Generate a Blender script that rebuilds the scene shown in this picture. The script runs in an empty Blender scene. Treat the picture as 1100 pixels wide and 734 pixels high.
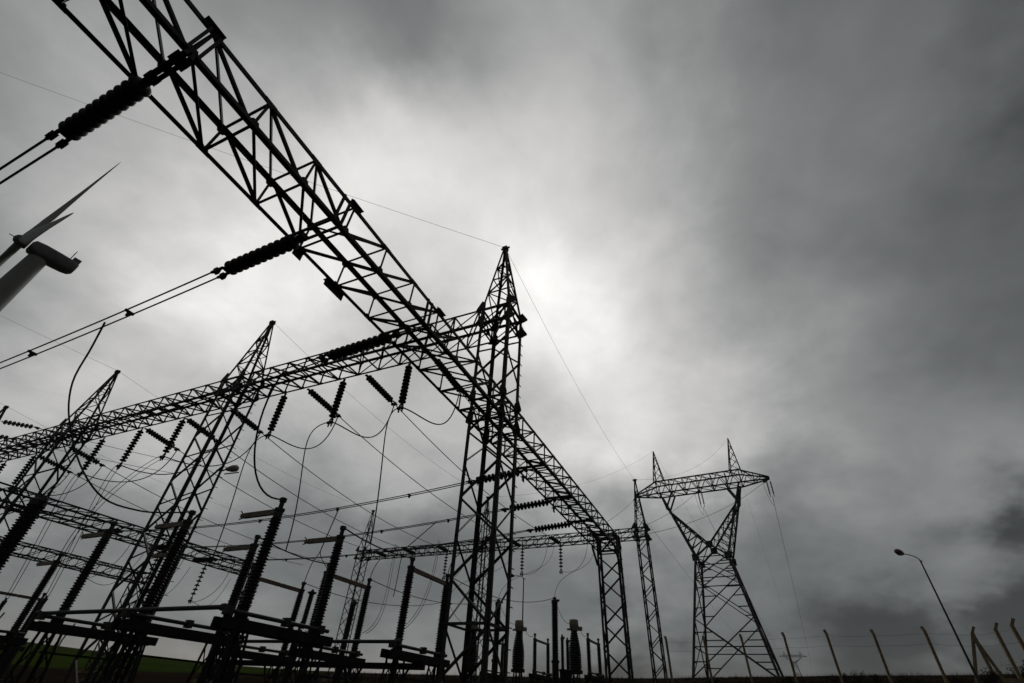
import bpy, math, random
from mathutils import Vector, Matrix, Quaternion, noise
random.seed(7)
S = bpy.context.scene
COL = S.collection
V = Vector
R = math.radians
H = 7.0            # metres per layout unit: height of the low beam above the camera
EYE = 0.9          # camera height above the ground at its feet


def W(a, b, z):
    """layout units (a along the low beam, b along the high beam, z above the eye) to metres"""
    return V((a * H, b * H, z * H + EYE))


# ------------------------------------------------------------------ camera
YAW, PITCH, ROLL = R(64.346), R(39.1748), R(3.343)
cd = bpy.data.cameras.new('camera')
cd.sensor_width = 36.0
cd.lens = 16.0
cd.clip_start = 0.05
cd.clip_end = 6000.0
cam = bpy.data.objects.new('camera', cd)
COL.objects.link(cam)
fwd0 = V((0, math.cos(PITCH), math.sin(PITCH)))
rt0 = V((1, 0, 0))
up0 = rt0.cross(fwd0)
rt = math.cos(ROLL) * rt0 + math.sin(ROLL) * up0
up = -math.sin(ROLL) * rt0 + math.cos(ROLL) * up0
rz = Matrix.Rotation(-YAW, 3, 'Z')
rt, up, fw = rz @ rt, rz @ up, rz @ fwd0
cam.matrix_world = Matrix(((rt.x, up.x, -fw.x, 0), (rt.y, up.y, -fw.y, 0), (rt.z, up.z, -fw.z, EYE), (0, 0, 0, 1)))
S.camera = cam

# ------------------------------------------------------------------ world: overcast sky
SUN_AZ, SUN_EL = R(38.0), R(46.0)     # direction of the brightest cloud, measured from +X towards +Y


def sky_dir(az, el):
    az, el = R(az), R(el)
    return (math.cos(el) * math.cos(az), math.cos(el) * math.sin(az), math.sin(el))


def make_world():
    w = bpy.data.worlds.new('World')
    S.world = w
    w.use_nodes = True
    nt = w.node_tree
    nt.nodes.clear()
    N, L = nt.nodes.new, nt.links.new
    out = N('ShaderNodeOutputWorld')
    bg = N('ShaderNodeBackground')
    bg.inputs['Strength'].default_value = 0.1
    L(bg.outputs[0], out.inputs[0])
    sky = N('ShaderNodeTexSky')
    sky.sky_type = 'NISHITA'
    sky.sun_disc = False
    sky.sun_elevation = SUN_EL
    sky.sun_rotation = math.pi / 2 - SUN_AZ
    tc = N('ShaderNodeTexCoord')
    nrm = N('ShaderNodeVectorMath')
    nrm.operation = 'NORMALIZE'
    L(tc.outputs['Generated'], nrm.inputs[0])
    D = nrm.outputs[0]

    def math_(op, a, b=None, c=None):
        n = N('ShaderNodeMath')
        n.operation = op
        for i, x in enumerate((a, b, c)):
            if x is None:
                continue
            if isinstance(x, (int, float)):
                n.inputs[i].default_value = x
            else:
                L(x, n.inputs[i])
        return n.outputs[0]

    sep = N('ShaderNodeSeparateXYZ')
    L(D, sep.inputs[0])
    # cloud deck seen in perspective: direction projected on a plane overhead
    dz = math_('ADD', math_('MAXIMUM', sep.outputs[2], 0.0), 0.38)
    cmb = N('ShaderNodeCombineXYZ')
    L(math_('DIVIDE', sep.outputs[0], dz), cmb.inputs[0])
    L(math_('DIVIDE', sep.outputs[1], dz), cmb.inputs[1])

    def fbm(scale, detail, rough, dist, off):
        mp = N('ShaderNodeMapping')
        mp.inputs['Location'].default_value = off
        mp.inputs['Scale'].default_value = (scale, scale, scale)
        L(cmb.outputs[0], mp.inputs[0])
        n = N('ShaderNodeTexNoise')
        n.inputs['Scale'].default_value = 1.0
        n.inputs['Detail'].default_value = detail
        n.inputs['Roughness'].default_value = rough
        n.inputs['Distortion'].default_value = dist
        L(mp.outputs[0], n.inputs['Vector'])
        return n.outputs[0]

    # ragged cloud edges: bend the direction with turbulence before reading the patches
    def turb(scale, detail, amt, off):
        mp = N('ShaderNodeMapping')
        mp.inputs['Location'].default_value = off
        mp.inputs['Scale'].default_value = (scale, scale, scale)
        L(cmb.outputs[0], mp.inputs[0])
        n = N('ShaderNodeTexNoise')
        n.inputs['Scale'].default_value = 1.0
        n.inputs['Detail'].default_value = detail
        n.inputs['Roughness'].default_value = 0.55
        L(mp.outputs[0], n.inputs['Vector'])
        sb = N('ShaderNodeVectorMath')
        sb.operation = 'MULTIPLY_ADD'
        L(n.outputs['Color'], sb.inputs[0])
        sb.inputs[1].default_value = (amt, amt, amt)
        sb.inputs[2].default_value = (-amt / 2, -amt / 2, -amt / 2)
        return sb.outputs[0]
    wv = N('ShaderNodeVectorMath')
    wv.operation = 'ADD'
    L(turb(2.9, 8, 0.40, (5.5, 2.0, 1.0)), wv.inputs[0])
    L(D, wv.inputs[1])
    wn = N('ShaderNodeVectorMath')
    wn.operation = 'NORMALIZE'
    L(wv.outputs[0], wn.inputs[0])
    DW = wn.outputs[0]
    big = math_('SUBTRACT', fbm(1.5, 4, 0.5, 0.6, (3.1, 1.7, 0)), 0.5)
    med = math_('SUBTRACT', fbm(4.2, 8, 0.56, 0.7, (9.3, 4.2, 2.0)), 0.5)
    fine = math_('SUBTRACT', fbm(9.0, 8, 0.6, 0.5, (2.3, 8.2, 5.0)), 0.5)
    val = None
    for az, el, outer, amp in CLOUDS:
        dt = N('ShaderNodeVectorMath')
        dt.operation = 'DOT_PRODUCT'
        L(DW, dt.inputs[0])
        dt.inputs[1].default_value = sky_dir(az, el)
        # gaussian patch of lighter or darker cloud
        k = 1.0 / (1.0 - math.cos(R(outer)))
        g = math_('MULTIPLY', math_('EXPONENT', math_('MULTIPLY', math_('SUBTRACT', dt.outputs['Value'], 1.0), k)), amp)
        val = g if val is None else math_('ADD', val, g)
    val = math_('ADD', val, BASE)
    val = math_('MULTIPLY', val, math_('ADD', 1.0, math_('ADD', math_('MULTIPLY', big, 0.25), math_('ADD', math_('MULTIPLY', med, 0.42), math_('MULTIPLY', fine, 0.30)))))
    val = math_('SMOOTH_MAX', val, 0.04, 0.08)
    # tint: dark cloud is cool grey, bright cloud nearly white
    tint = N('ShaderNodeValToRGB')
    cr = tint.color_ramp
    cr.elements[0].position = 0.05
    cr.elements[0].color = (0.935, 1.0, 1.0, 1)
    cr.elements[1].position = 0.60
    cr.elements[1].color = (1.02, 1.0, 0.975, 1)
    L(val, tint.inputs[0])
    # a warm paler strip low over the horizon
    low = N('ShaderNodeMapRange')
    low.inputs['From Min'].default_value = 0.040
    low.inputs['From Max'].default_value = 0.085
    low.inputs['To Min'].default_value = 0.4
    low.inputs['To Max'].default_value = 0.0
    L(sep.outputs[2], low.inputs['Value'])
    wm = N('ShaderNodeMix')
    wm.data_type = 'RGBA'
    L(low.outputs[0], wm.inputs[0])
    L(tint.outputs[0], wm.inputs[6])
    wm.inputs[7].default_value = (1.22, 1.02, 0.80, 1)
    scl = N('ShaderNodeVectorMath')
    scl.operation = 'SCALE'
    L(wm.outputs[2], scl.inputs[0])
    L(math_('MULTIPLY', val, 10.0), scl.inputs['Scale'])
    mix = N('ShaderNodeMix')
    mix.data_type = 'RGBA'
    mix.inputs[0].default_value = 0.985
    L(sky.outputs[0], mix.inputs[6])
    L(scl.outputs[0], mix.inputs[7])
    L(mix.outputs[2], bg.inputs[0])


BASE = 0.12
# (azimuth from +X, elevation, radius deg, amount) of light and dark patches of the cloud deck
CLOUDS = [
    (85.6, 61.7, 12, 0.055), (61.6, 66.6, 12, -0.072), (15.0, 74.5, 12, 0.069), (-4.2, 63.6, 12, 0.330), (39.6, 61.1, 12, 0.285),
    (55.4, 53.3, 12, 0.417), (13.6, 54.6, 12, 0.093), (98.4, 43.7, 12, 0.140), (80.5, 41.2, 12, 0.208), (61.8, 36.9, 12, 0.653),
    (73.0, 30.3, 12, 0.003), (21.2, 43.6, 12, 0.763), (6.8, 37.0, 12, -0.012), (-3.7, 44.3, 12, 0.244), (-14.0, 52.5, 12, -0.010),
    (-21.2, 38.5, 12, 0.013), (-12.3, 29.0, 12, 0.049), (-27.6, 25.7, 12, -0.027), (-19.3, 18.0, 12, 0.149), (-12.8, 9.6, 12, -0.109),
    (2.4, 13.7, 12, -0.273), (14.6, 12.1, 12, -0.319), (16.1, 24.1, 12, 0.261), (4.0, 25.6, 12, 0.535), (-37.9, 50.5, 12, 0.086),
    (-28.0, 63.1, 12, -0.091), (-38.3, 38.6, 12, -0.001), (72.7, 15.2, 12, 0.566), (49.2, 18.9, 12, 0.072), (38.5, 24.9, 12, 0.286),
    (67.6, 5.5, 12, -0.147), (36.9, 7.5, 12, -0.027), (54.7, 3.6, 12, 0.040), (0.0, 88.0, 12, 0.195), (120.0, 40.0, 12, -0.237),
    (-60.0, 40.0, 12, -0.271), (-60.0, 70.0, 12, 0.003), (180.0, 50.0, 12, -0.018), (-120.0, 50.0, 12, -0.018), (-110.0, 15.0, 12, -0.037),
    (150.0, 15.0, 12, -0.018), (-60.0, 10.0, 12, -0.055), (110.0, 10.0, 12, 0.017), (180.0, 10.0, 12, -0.037), (-150.0, 30.0, 12, -0.028),
    (0.0, -5.0, 12, 0.000), (30.0, -5.0, 12, 0.002), (60.0, -5.0, 12, 0.153), (-25.0, -5.0, 12, -0.184), (90.0, 0.0, 12, 0.060),
    (-24.0, 3.5, 8, -0.301), (-24.0, 10.0, 8, -0.026), (-12.0, 3.5, 8, -0.077), (-12.0, 10.0, 8, 0.114), (0.0, 3.5, 8, 0.042),
    (0.0, 10.0, 8, 0.206), (12.0, 3.5, 8, -0.053), (12.0, 10.0, 8, 0.409), (24.0, 3.5, 8, 0.094), (24.0, 10.0, 8, 0.108),
    (36.0, 3.5, 8, 0.178), (36.0, 10.0, 8, -0.123), (48.0, 3.5, 8, 0.103), (48.0, 10.0, 8, -0.089), (60.0, 3.5, 8, 0.024),
    (60.0, 10.0, 8, -0.023), (72.0, 3.5, 8, 0.138), (72.0, 10.0, 8, -0.324),
    (-23.1, 14.5, 4.5, 0.075), (-15.1, 8.8, 4.5, 0.020), (-23.3, 17.9, 4.5, 0.020),
]
make_world()
sd = bpy.data.lights.new('sun', 'SUN')
sd.energy = 0.5
sd.angle = R(18)
sd.color = (1.0, 0.97, 0.92)
sun = bpy.data.objects.new('sun', sd)
COL.objects.link(sun)
sun.location = (0, 0, 60)
sv = V((math.cos(SUN_EL) * math.cos(SUN_AZ), math.cos(SUN_EL) * math.sin(SUN_AZ), math.sin(SUN_EL)))
sun.rotation_euler = sv.to_track_quat('Z', 'Y').to_euler()
S.view_settings.view_transform = 'Standard'
S.view_settings.look = 'None'
S.view_settings.exposure = 0.0
S.view_settings.gamma = 1.0
S.view_settings.use_curve_mapping = False


# ------------------------------------------------------------------ materials
def mat(name, col, var=0.35, rough=0.6, scale=6.0, metal=0.0, spec=0.35, col2=None, bump=0.0):
    m = bpy.data.materials.new(name)
    m.use_nodes = True
    nt = m.node_tree
    b = nt.nodes['Principled BSDF']
    b.inputs['Roughness'].default_value = rough
    b.inputs['Metallic'].default_value = metal
    b.inputs['Specular IOR Level'].default_value = spec
    tc = nt.nodes.new('ShaderNodeTexCoord')
    n = nt.nodes.new('ShaderNodeTexNoise')
    n.inputs['Scale'].default_value = scale
    n.inputs['Detail'].default_value = 5
    n.inputs['Roughness'].default_value = 0.6
    nt.links.new(tc.outputs['Object'], n.inputs['Vector'])
    r = nt.nodes.new('ShaderNodeValToRGB')
    r.color_ramp.elements[0].position = 0.3
    r.color_ramp.elements[1].position = 0.72
    c2 = col2 or tuple(c * (1 + var) for c in col)
    c1 = col if col2 else tuple(c * (1 - var) for c in col)
    r.color_ramp.elements[0].color = (*c1, 1)
    r.color_ramp.elements[1].color = (*c2, 1)
    nt.links.new(n.outputs[0], r.inputs[0])
    nt.links.new(r.outputs[0], b.inputs['Base Color'])
    if bump:
        bp = nt.nodes.new('ShaderNodeBump')
        bp.inputs['Strength'].default_value = bump
        bp.inputs['Distance'].default_value = 0.05
        nt.links.new(n.outputs[0], bp.inputs['Height'])
        nt.links.new(bp.outputs[0], b.inputs['Normal'])
    return m


M_STEEL = mat('weathered_steel', (0.032, 0.029, 0.026), 0.55, 0.62, 2.2, spec=0.25)
M_STEEL2 = mat('dull_galvanised_steel', (0.036, 0.034, 0.031), 0.3, 0.65, 2.0, spec=0.25)
M_PORC = mat('brown_glazed_porcelain', (0.014, 0.009, 0.007), 0.3, 0.42, 9.0, spec=0.25)
M_WIRE = mat('oxidised_aluminium', (0.018, 0.018, 0.018), 0.2, 0.7, 5.0, spec=0.2)
M_ARM = mat('weathered_copper_arm', (0.17, 0.125, 0.085), 0.3, 0.5, 8.0)
M_CAP = mat('faded_beige_paint', (0.22, 0.19, 0.14), 0.25, 0.6, 5.0)
M_BASE = mat('dark_painted_channel', (0.015, 0.014, 0.014), 0.3, 0.8, 4.0, spec=0.15)
M_CONC = mat('weathered_concrete', (0.21, 0.15, 0.08), 0.4, 0.9, 7.0, bump=0.3)
M_WHITE = mat('grey_white_turbine_paint', (0.18, 0.18, 0.165), 0.08, 0.45, 0.6)
M_DARKN = mat('dark_grey_nacelle_paint', (0.09, 0.092, 0.086), 0.3, 0.6, 1.6)
M_LEAF = mat('dull_dry_leaves', (0.014, 0.014, 0.006), 0.5, 0.95, 3.0, spec=0.05)
M_BLADE = mat('dry_grass_blades', (0.016, 0.012, 0.005), 0.5, 1.0, 0.4, spec=0.0, col2=(0.026, 0.02, 0.008))
M_GLASS = mat('frosted_lamp_glass', (0.30, 0.30, 0.20), 0.1, 0.3, 5.0)
M_RED = mat('red_lamp_housing', (0.11, 0.065, 0.05), 0.2, 0.5, 5.0)


def ground_material():
    m = bpy.data.materials.new('soil_and_field')
    m.use_nodes = True
    nt = m.node_tree
    N, L = nt.nodes.new, nt.links.new
    b = nt.nodes['Principled BSDF']
    b.inputs['Roughness'].default_value = 1.0
    b.inputs['Specular IOR Level'].default_value = 0.0
    tc = N('ShaderNodeTexCoord')
    n1 = N('ShaderNodeTexNoise')
    n1.inputs['Scale'].default_value = 0.35
    n1.inputs['Detail'].default_value = 8
    L(tc.outputs['Object'], n1.inputs['Vector'])
    soil = N('ShaderNodeValToRGB')
    soil.color_ramp.elements[0].position = 0.35
    soil.color_ramp.elements[0].color = (0.010, 0.007, 0.005, 1)
    soil.color_ramp.elements[1].position = 0.7
    soil.color_ramp.elements[1].color = (0.020, 0.014, 0.009, 1)
    L(n1.outputs[0], soil.inputs[0])
    n2 = N('ShaderNodeTexNoise')
    n2.inputs['Scale'].default_value = 0.08
    n2.inputs['Detail'].default_value = 8
    L(tc.outputs['Object'], n2.inputs['Vector'])
    grass = N('ShaderNodeValToRGB')
    grass.color_ramp.elements[0].position = 0.3
    grass.color_ramp.elements[0].color = (0.014, 0.028, 0.003, 1)
    grass.color_ramp.elements[1].position = 0.75
    grass.color_ramp.elements[1].color = (0.028, 0.044, 0.006, 1)
    L(n2.outputs[0], grass.inputs[0])
    # the field starts beyond the yard on the far left (world +Y side)
    sep = N('ShaderNodeSeparateXYZ')
    L(tc.outputs['Object'], sep.inputs[0])
    ad = N('ShaderNodeMath')
    ad.operation = 'MULTIPLY_ADD'
    L(n1.outputs[0], ad.inputs[0])
    ad.inputs[1].default_value = 10.0
    L(sep.outputs[1], ad.inputs[2])
    mr = N('ShaderNodeMapRange')
    mr.inputs['From Min'].default_value = 62.0
    mr.inputs['From Max'].default_value = 67.0
    L(ad.outputs[0], mr.inputs['Value'])
    mx = N('ShaderNodeMix')
    mx.data_type = 'RGBA'
    L(mr.outputs[0], mx.inputs[0])
    L(soil.outputs[0], mx.inputs[6])
    L(grass.outputs[0], mx.inputs[7])
    L(mx.outputs[2], b.inputs['Base Color'])
    bp = N('ShaderNodeBump')
    bp.inputs['Strength'].default_value = 0.6
    bp.inputs['Distance'].default_value = 0.2
    L(n1.outputs[0], bp.inputs['Height'])
    L(bp.outputs[0], b.inputs['Normal'])
    return m


M_GROUND = ground_material()


# ------------------------------------------------------------------ mesh builder
class MB:
    def __init__(self):
        self.v, self.f, self.s = [], [], []

    def add(self, vs, fs, smooth=False):
        o = len(self.v)
        self.v += [V(p) for p in vs]
        self.f += [tuple(i + o for i in q) for q in fs]
        self.s += [smooth] * len(fs)

    def hexa(self, p):
        self.add(p, [(0, 3, 2, 1), (4, 5, 6, 7), (0, 1, 5, 4), (1, 2, 6, 5), (2, 3, 7, 6), (3, 0, 4, 7)])

    def box(self, c, x, y, z):
        c, x, y, z = V(c), V(x), V(y), V(z)
        self.hexa([c - x - y - z, c + x - y - z, c + x + y - z, c - x + y - z, c - x - y + z, c + x - y + z, c + x + y + z, c - x + y + z])

    def abox(self, x0, x1, y0, y1, z0, z1):
        self.box(((x0 + x1) / 2, (y0 + y1) / 2, (z0 + z1) / 2), ((x1 - x0) / 2, 0, 0), (0, (y1 - y0) / 2, 0), (0, 0, (z1 - z0) / 2))

    def bar(self, p, q, w, t, n=None):
        p, q = V(p), V(q)
        d = (q - p).normalized()
        n = V(n) if n is not None else V((0, 0, 1))
        if abs(d.dot(n)) > 0.97:
            n = V((1, 0, 0))
        n = (n - d * n.dot(d)).normalized()
        u = d.cross(n)
        self.box((p + q) / 2, (q - p) / 2, u * w / 2, n * t / 2)

    def ang(self, p, q, s, u, v, t=0.008):
        """steel angle: heel on pq, one leg along u and the other along v"""
        p, q, u, v = V(p), V(q), V(u), V(v)
        d = (q - p).normalized()
        u = (u - d * u.dot(d)).normalized()
        v = (v - d * v.dot(d)).normalized()
        for a, b in ((u, v), (v, u)):
            c = (p + q) / 2 + a * s / 2 + b * t / 2
            self.box(c, (q - p) / 2, a * s / 2, b * t / 2)

    def lace(self, p, q, s, n, t=0.006):
        """lacing angle lying against a face with outward normal n"""
        p, q, n = V(p), V(q), V(n)
        d = (q - p).normalized()
        n = (n - d * n.dot(d)).normalized()
        u = d.cross(n)
        c = (p + q) / 2
        self.box(c, (q - p) / 2, u * s / 2, n * t / 2)
        self.box(c + u * (s / 2 - t / 2) - n * s / 2, (q - p) / 2, u * t / 2, n * s / 2)

    def tube(self, pts, r, n=8, cap=True, r2=None):
        pts = [V(p) for p in pts]
        m = len(pts)
        vs = []
        d0 = (pts[1] - pts[0]).normalized()
        ref = V((0, 0, 1)) if abs(d0.z) < 0.9 else V((1, 0, 0))
        u = d0.cross(ref).normalized()
        for i, p in enumerate(pts):
            d = (pts[min(i + 1, m - 1)] - pts[max(i - 1, 0)]).normalized()
            u = (u - d * u.dot(d)).normalized()
            w = d.cross(u)
            rr = r if r2 is None else r + (r2 - r) * i / (m - 1)
            vs += [p + (u * math.cos(k * 2 * math.pi / n) + w * math.sin(k * 2 * math.pi / n)) * rr for k in range(n)]
        fs = [(i * n + k, i * n + (k + 1) % n, (i + 1) * n + (k + 1) % n, (i + 1) * n + k) for i in range(m - 1) for k in range(n)]
        self.add(vs, fs, True)
        if cap:
            self.add(vs[:n], [tuple(range(n - 1, -1, -1))])
            self.add(vs[-n:], [tuple(range(n))])

    def lathe(self, prof, o=(0, 0, 0), axis=(0, 0, 1), n=14):
        o, ax = V(o), V(axis).normalized()
        ref = V((1, 0, 0)) if abs(ax.x) < 0.9 else V((0, 1, 0))
        u = (ref - ax * ref.dot(ax)).normalized()
        w = ax.cross(u)
        vs = []
        for r, h in prof:
            vs += [o + ax * h + (u * math.cos(k * 2 * math.pi / n) + w * math.sin(k * 2 * math.pi / n)) * max(r, 1e-4) for k in range(n)]
        m = len(prof)
        fs = [(i * n + k, i * n + (k + 1) % n, (i + 1) * n + (k + 1) % n, (i + 1) * n + k) for i in range(m - 1) for k in range(n)]
        self.add(vs, fs, True)
        self.add(vs[:n], [tuple(range(n - 1, -1, -1))])
        self.add(vs[-n:], [tuple(range(n))])

    def plate(self, pts, n, t=0.012):
        pts = [V(p) for p in pts]
        n = V(n).normalized() * t / 2
        k = len(pts)
        vs = [p - n for p in pts] + [p + n for p in pts]
        fs = [tuple(range(k - 1, -1, -1)), tuple(range(k, 2 * k))] + [(i, (i + 1) % k, k + (i + 1) % k, k + i) for i in range(k)]
        self.add(vs, fs)

    def build(self, name, m, parent=None, org=(0, 0, 0)):
        org = V(org)
        me = bpy.data.meshes.new(name)
        me.from_pydata([tuple(p - org) for p in self.v], [], self.f)
        me.polygons.foreach_set('use_smooth', self.s)
        me.materials.append(m)
        me.update()
        if any(self.s):
            me.set_sharp_from_angle(angle=R(50))
        o = bpy.data.objects.new(name, me)
        COL.objects.link(o)
        if parent is not None:
            o.parent = parent
        else:
            o.location = org
        return o


def tag(o, label=None, cat=None, group=None, kind=None):
    for k, x in (('label', label), ('category', cat), ('group', group), ('kind', kind)):
        if x:
            o[k] = x
    return o


def thing(name, loc, label, cat, group=None):
    o = bpy.data.objects.new(name, None)
    o.empty_display_size = 0.3
    COL.objects.link(o)
    o.location = loc
    return tag(o, label, cat, group)


def copy_tree(o, parent=None):
    c = o.copy()
    COL.objects.link(c)
    if parent is not None:
        c.parent = parent
    for ch in list(o.children):
        copy_tree(ch, c)
    return c


# ------------------------------------------------------------------ ground
SIL = [(-180, 0.0), (-110, 1.5), (-60, 4.0), (-18.6, 4.00), (-13, 3.93), (-6, 3.80), (0, 3.63), (10, 3.22), (19, 2.98), (28, 2.74), (36, 2.45),
       (46, 2.25), (53, 2.22), (61, 2.44), (67, 2.66), (85, 2.8), (120, 1.5), (180, 0.0)]


def lerp_table(t, x):
    for (x0, y0), (x1, y1) in zip(t, t[1:]):
        if x <= x1:
            return y0 + (y1 - y0) * (x - x0) / (x1 - x0)
    return t[-1][1]


def ground_z(x, y):
    """height of the ground at a spot of the plan, metres (0 at the camera's feet)"""
    r = math.hypot(x, y)
    az = math.degrees(math.atan2(y, x))
    e = math.tan(R(lerp_table(SIL, az)))
    k = min(max((az - 35) / 25, 0), 1) if az < 120 else 0.0     # the left side rises later and further away
    k = k * k * (3 - 2 * k)
    rr = 90 * e + EYE
    if r < 6:
        zr = 0
    elif r < 90:
        zr = rr * (r - 6) / 84
    else:
        zr = rr + (r - 90) * e * 0.985
    el = math.tan(R(1.15))
    r1 = 66 * el + EYE
    r2 = 160 * e + EYE
    if r < 6:
        zl = 0
    elif r < 66:
        zl = r1 * (r - 6) / 60
    elif r < 160:
        zl = r1 + (r2 - r1) * (r - 66) / 94
    else:
        zl = r2 + (r - 160) * e * 0.93
    z = zr * (1 - k) + zl * k
    if r > 8:
        z += 0.12 * min(1, (r - 8) / 30) * noise.noise(V((x * 0.12, y * 0.12, 3.0))) + 0.05 * noise.noise(V((x * 0.6, y * 0.6, 8.0))) * min(1, r / 20)
    return z


def make_ground():
    rs = [0.0, 2, 4, 6, 9, 12, 16, 20, 25, 30, 35, 40, 45, 50, 55, 60, 66, 72, 78, 84, 90, 97, 105, 115, 130, 145, 160, 180, 210, 260, 330, 420, 560, 760, 1000, 1400]
    azs = [-180 + 6 * i for i in range(21)] + [-54 + 0.8 * i for i in range(1, 181)] + [90 + 6 * i for i in range(1, 15)]
    n = len(azs)
    vs = [(0, 0, 0)]
    for r in rs[1:]:
        for az in azs:
            x, y = r * math.cos(R(az)), r * math.sin(R(az))
            vs.append((x, y, ground_z(x, y)))
    fs = [(0, 1 + k, 1 + (k + 1) % n) for k in range(n)]
    for i in range(len(rs) - 2):
        for k in range(n):
            fs.append((1 + i * n + k, 1 + (i + 1) * n + k, 1 + (i + 1) * n + (k + 1) % n, 1 + i * n + (k + 1) % n))
    mb = MB()
    mb.add(vs, fs, True)
    o = mb.build('ground', M_GROUND)
    tag(o, 'dark brown soil of the yard rising to a green field on the left', 'ground', kind='structure')


make_ground()


# ------------------------------------------------------------------ lattice structures
def beam(name, label, axis, s0, s1, c0, c1, z0, z1, nodes, flip, sz=0.085, lc=0.05, group='lattice beams of the gantries', dense=False):
    """lattice girder along x or y; all arguments in metres; nodes are positions along it"""
    def P(s, c, z):
        return V((s, c, z)) if axis == 'x' else V((c, s, z))
    ax = P(1, 0, 0)
    cr = P(0, 1, 0)
    Z = V((0, 0, 1))
    t = thing(name, P((s0 + s1) / 2, (c0 + c1) / 2, z0), label, 'girder', group)
    org = t.location
    for c, sc in ((c0, 1), (c1, -1)):
        for z, szg in ((z0, 1), (z1, -1)):
            m = MB()
            m.ang(P(s0, c, z), P(s1, c, z), sz, cr * sc, Z * szg)
            for s in nodes:       # node plates bolted to the chord
                e = c - sc * 0.003
                m.plate([P(s - 0.12, e, z), P(s + 0.12, e, z), P(s + 0.05, e, z + szg * 0.14), P(s - 0.05, e, z + szg * 0.14)], cr, 0.008)
            m.build('chord', M_STEEL, t, org)
    faces = [(lambda s, h: P(s, c0, z0 if h == 0 else z1), -cr, 1), (lambda s, h: P(s, c1, z0 if h == 0 else z1), cr, 1),
             (lambda s, h: P(s, c1 if h == 0 else c0, z0), -Z, 0), (lambda s, h: P(s, c1 if h == 0 else c0, z1), Z, 0)]
    for fi, (pt, nrm, side) in enumerate(faces):
        m = MB()
        off = -V(nrm) * 0.012
        for i, s in enumerate(nodes):
            m.lace(pt(s, 0) + off, pt(s, 1) + off, lc * 0.9, nrm)
            if i + 1 < len(nodes):
                s2 = nodes[i + 1]
                o2 = off * 2.2
                left = (s + s2) / 2 < flip
                if side:
                    a, b = ((1, 0) if left else (0, 1))
                elif fi == 2:
                    a, b = ((1, 0) if left else (0, 1))
                else:
                    a, b = ((1, 0) if left else (0, 1))
                m.lace(pt(s, a) + o2, pt(s2, b) + o2, lc, nrm)
                if dense:
                    m.lace(pt(s, b) + o2 * 1.8, pt(s2, a) + o2 * 1.8, lc * 0.8, nrm)
        m.build('lacing', M_STEEL, t, org)
    return t


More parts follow.
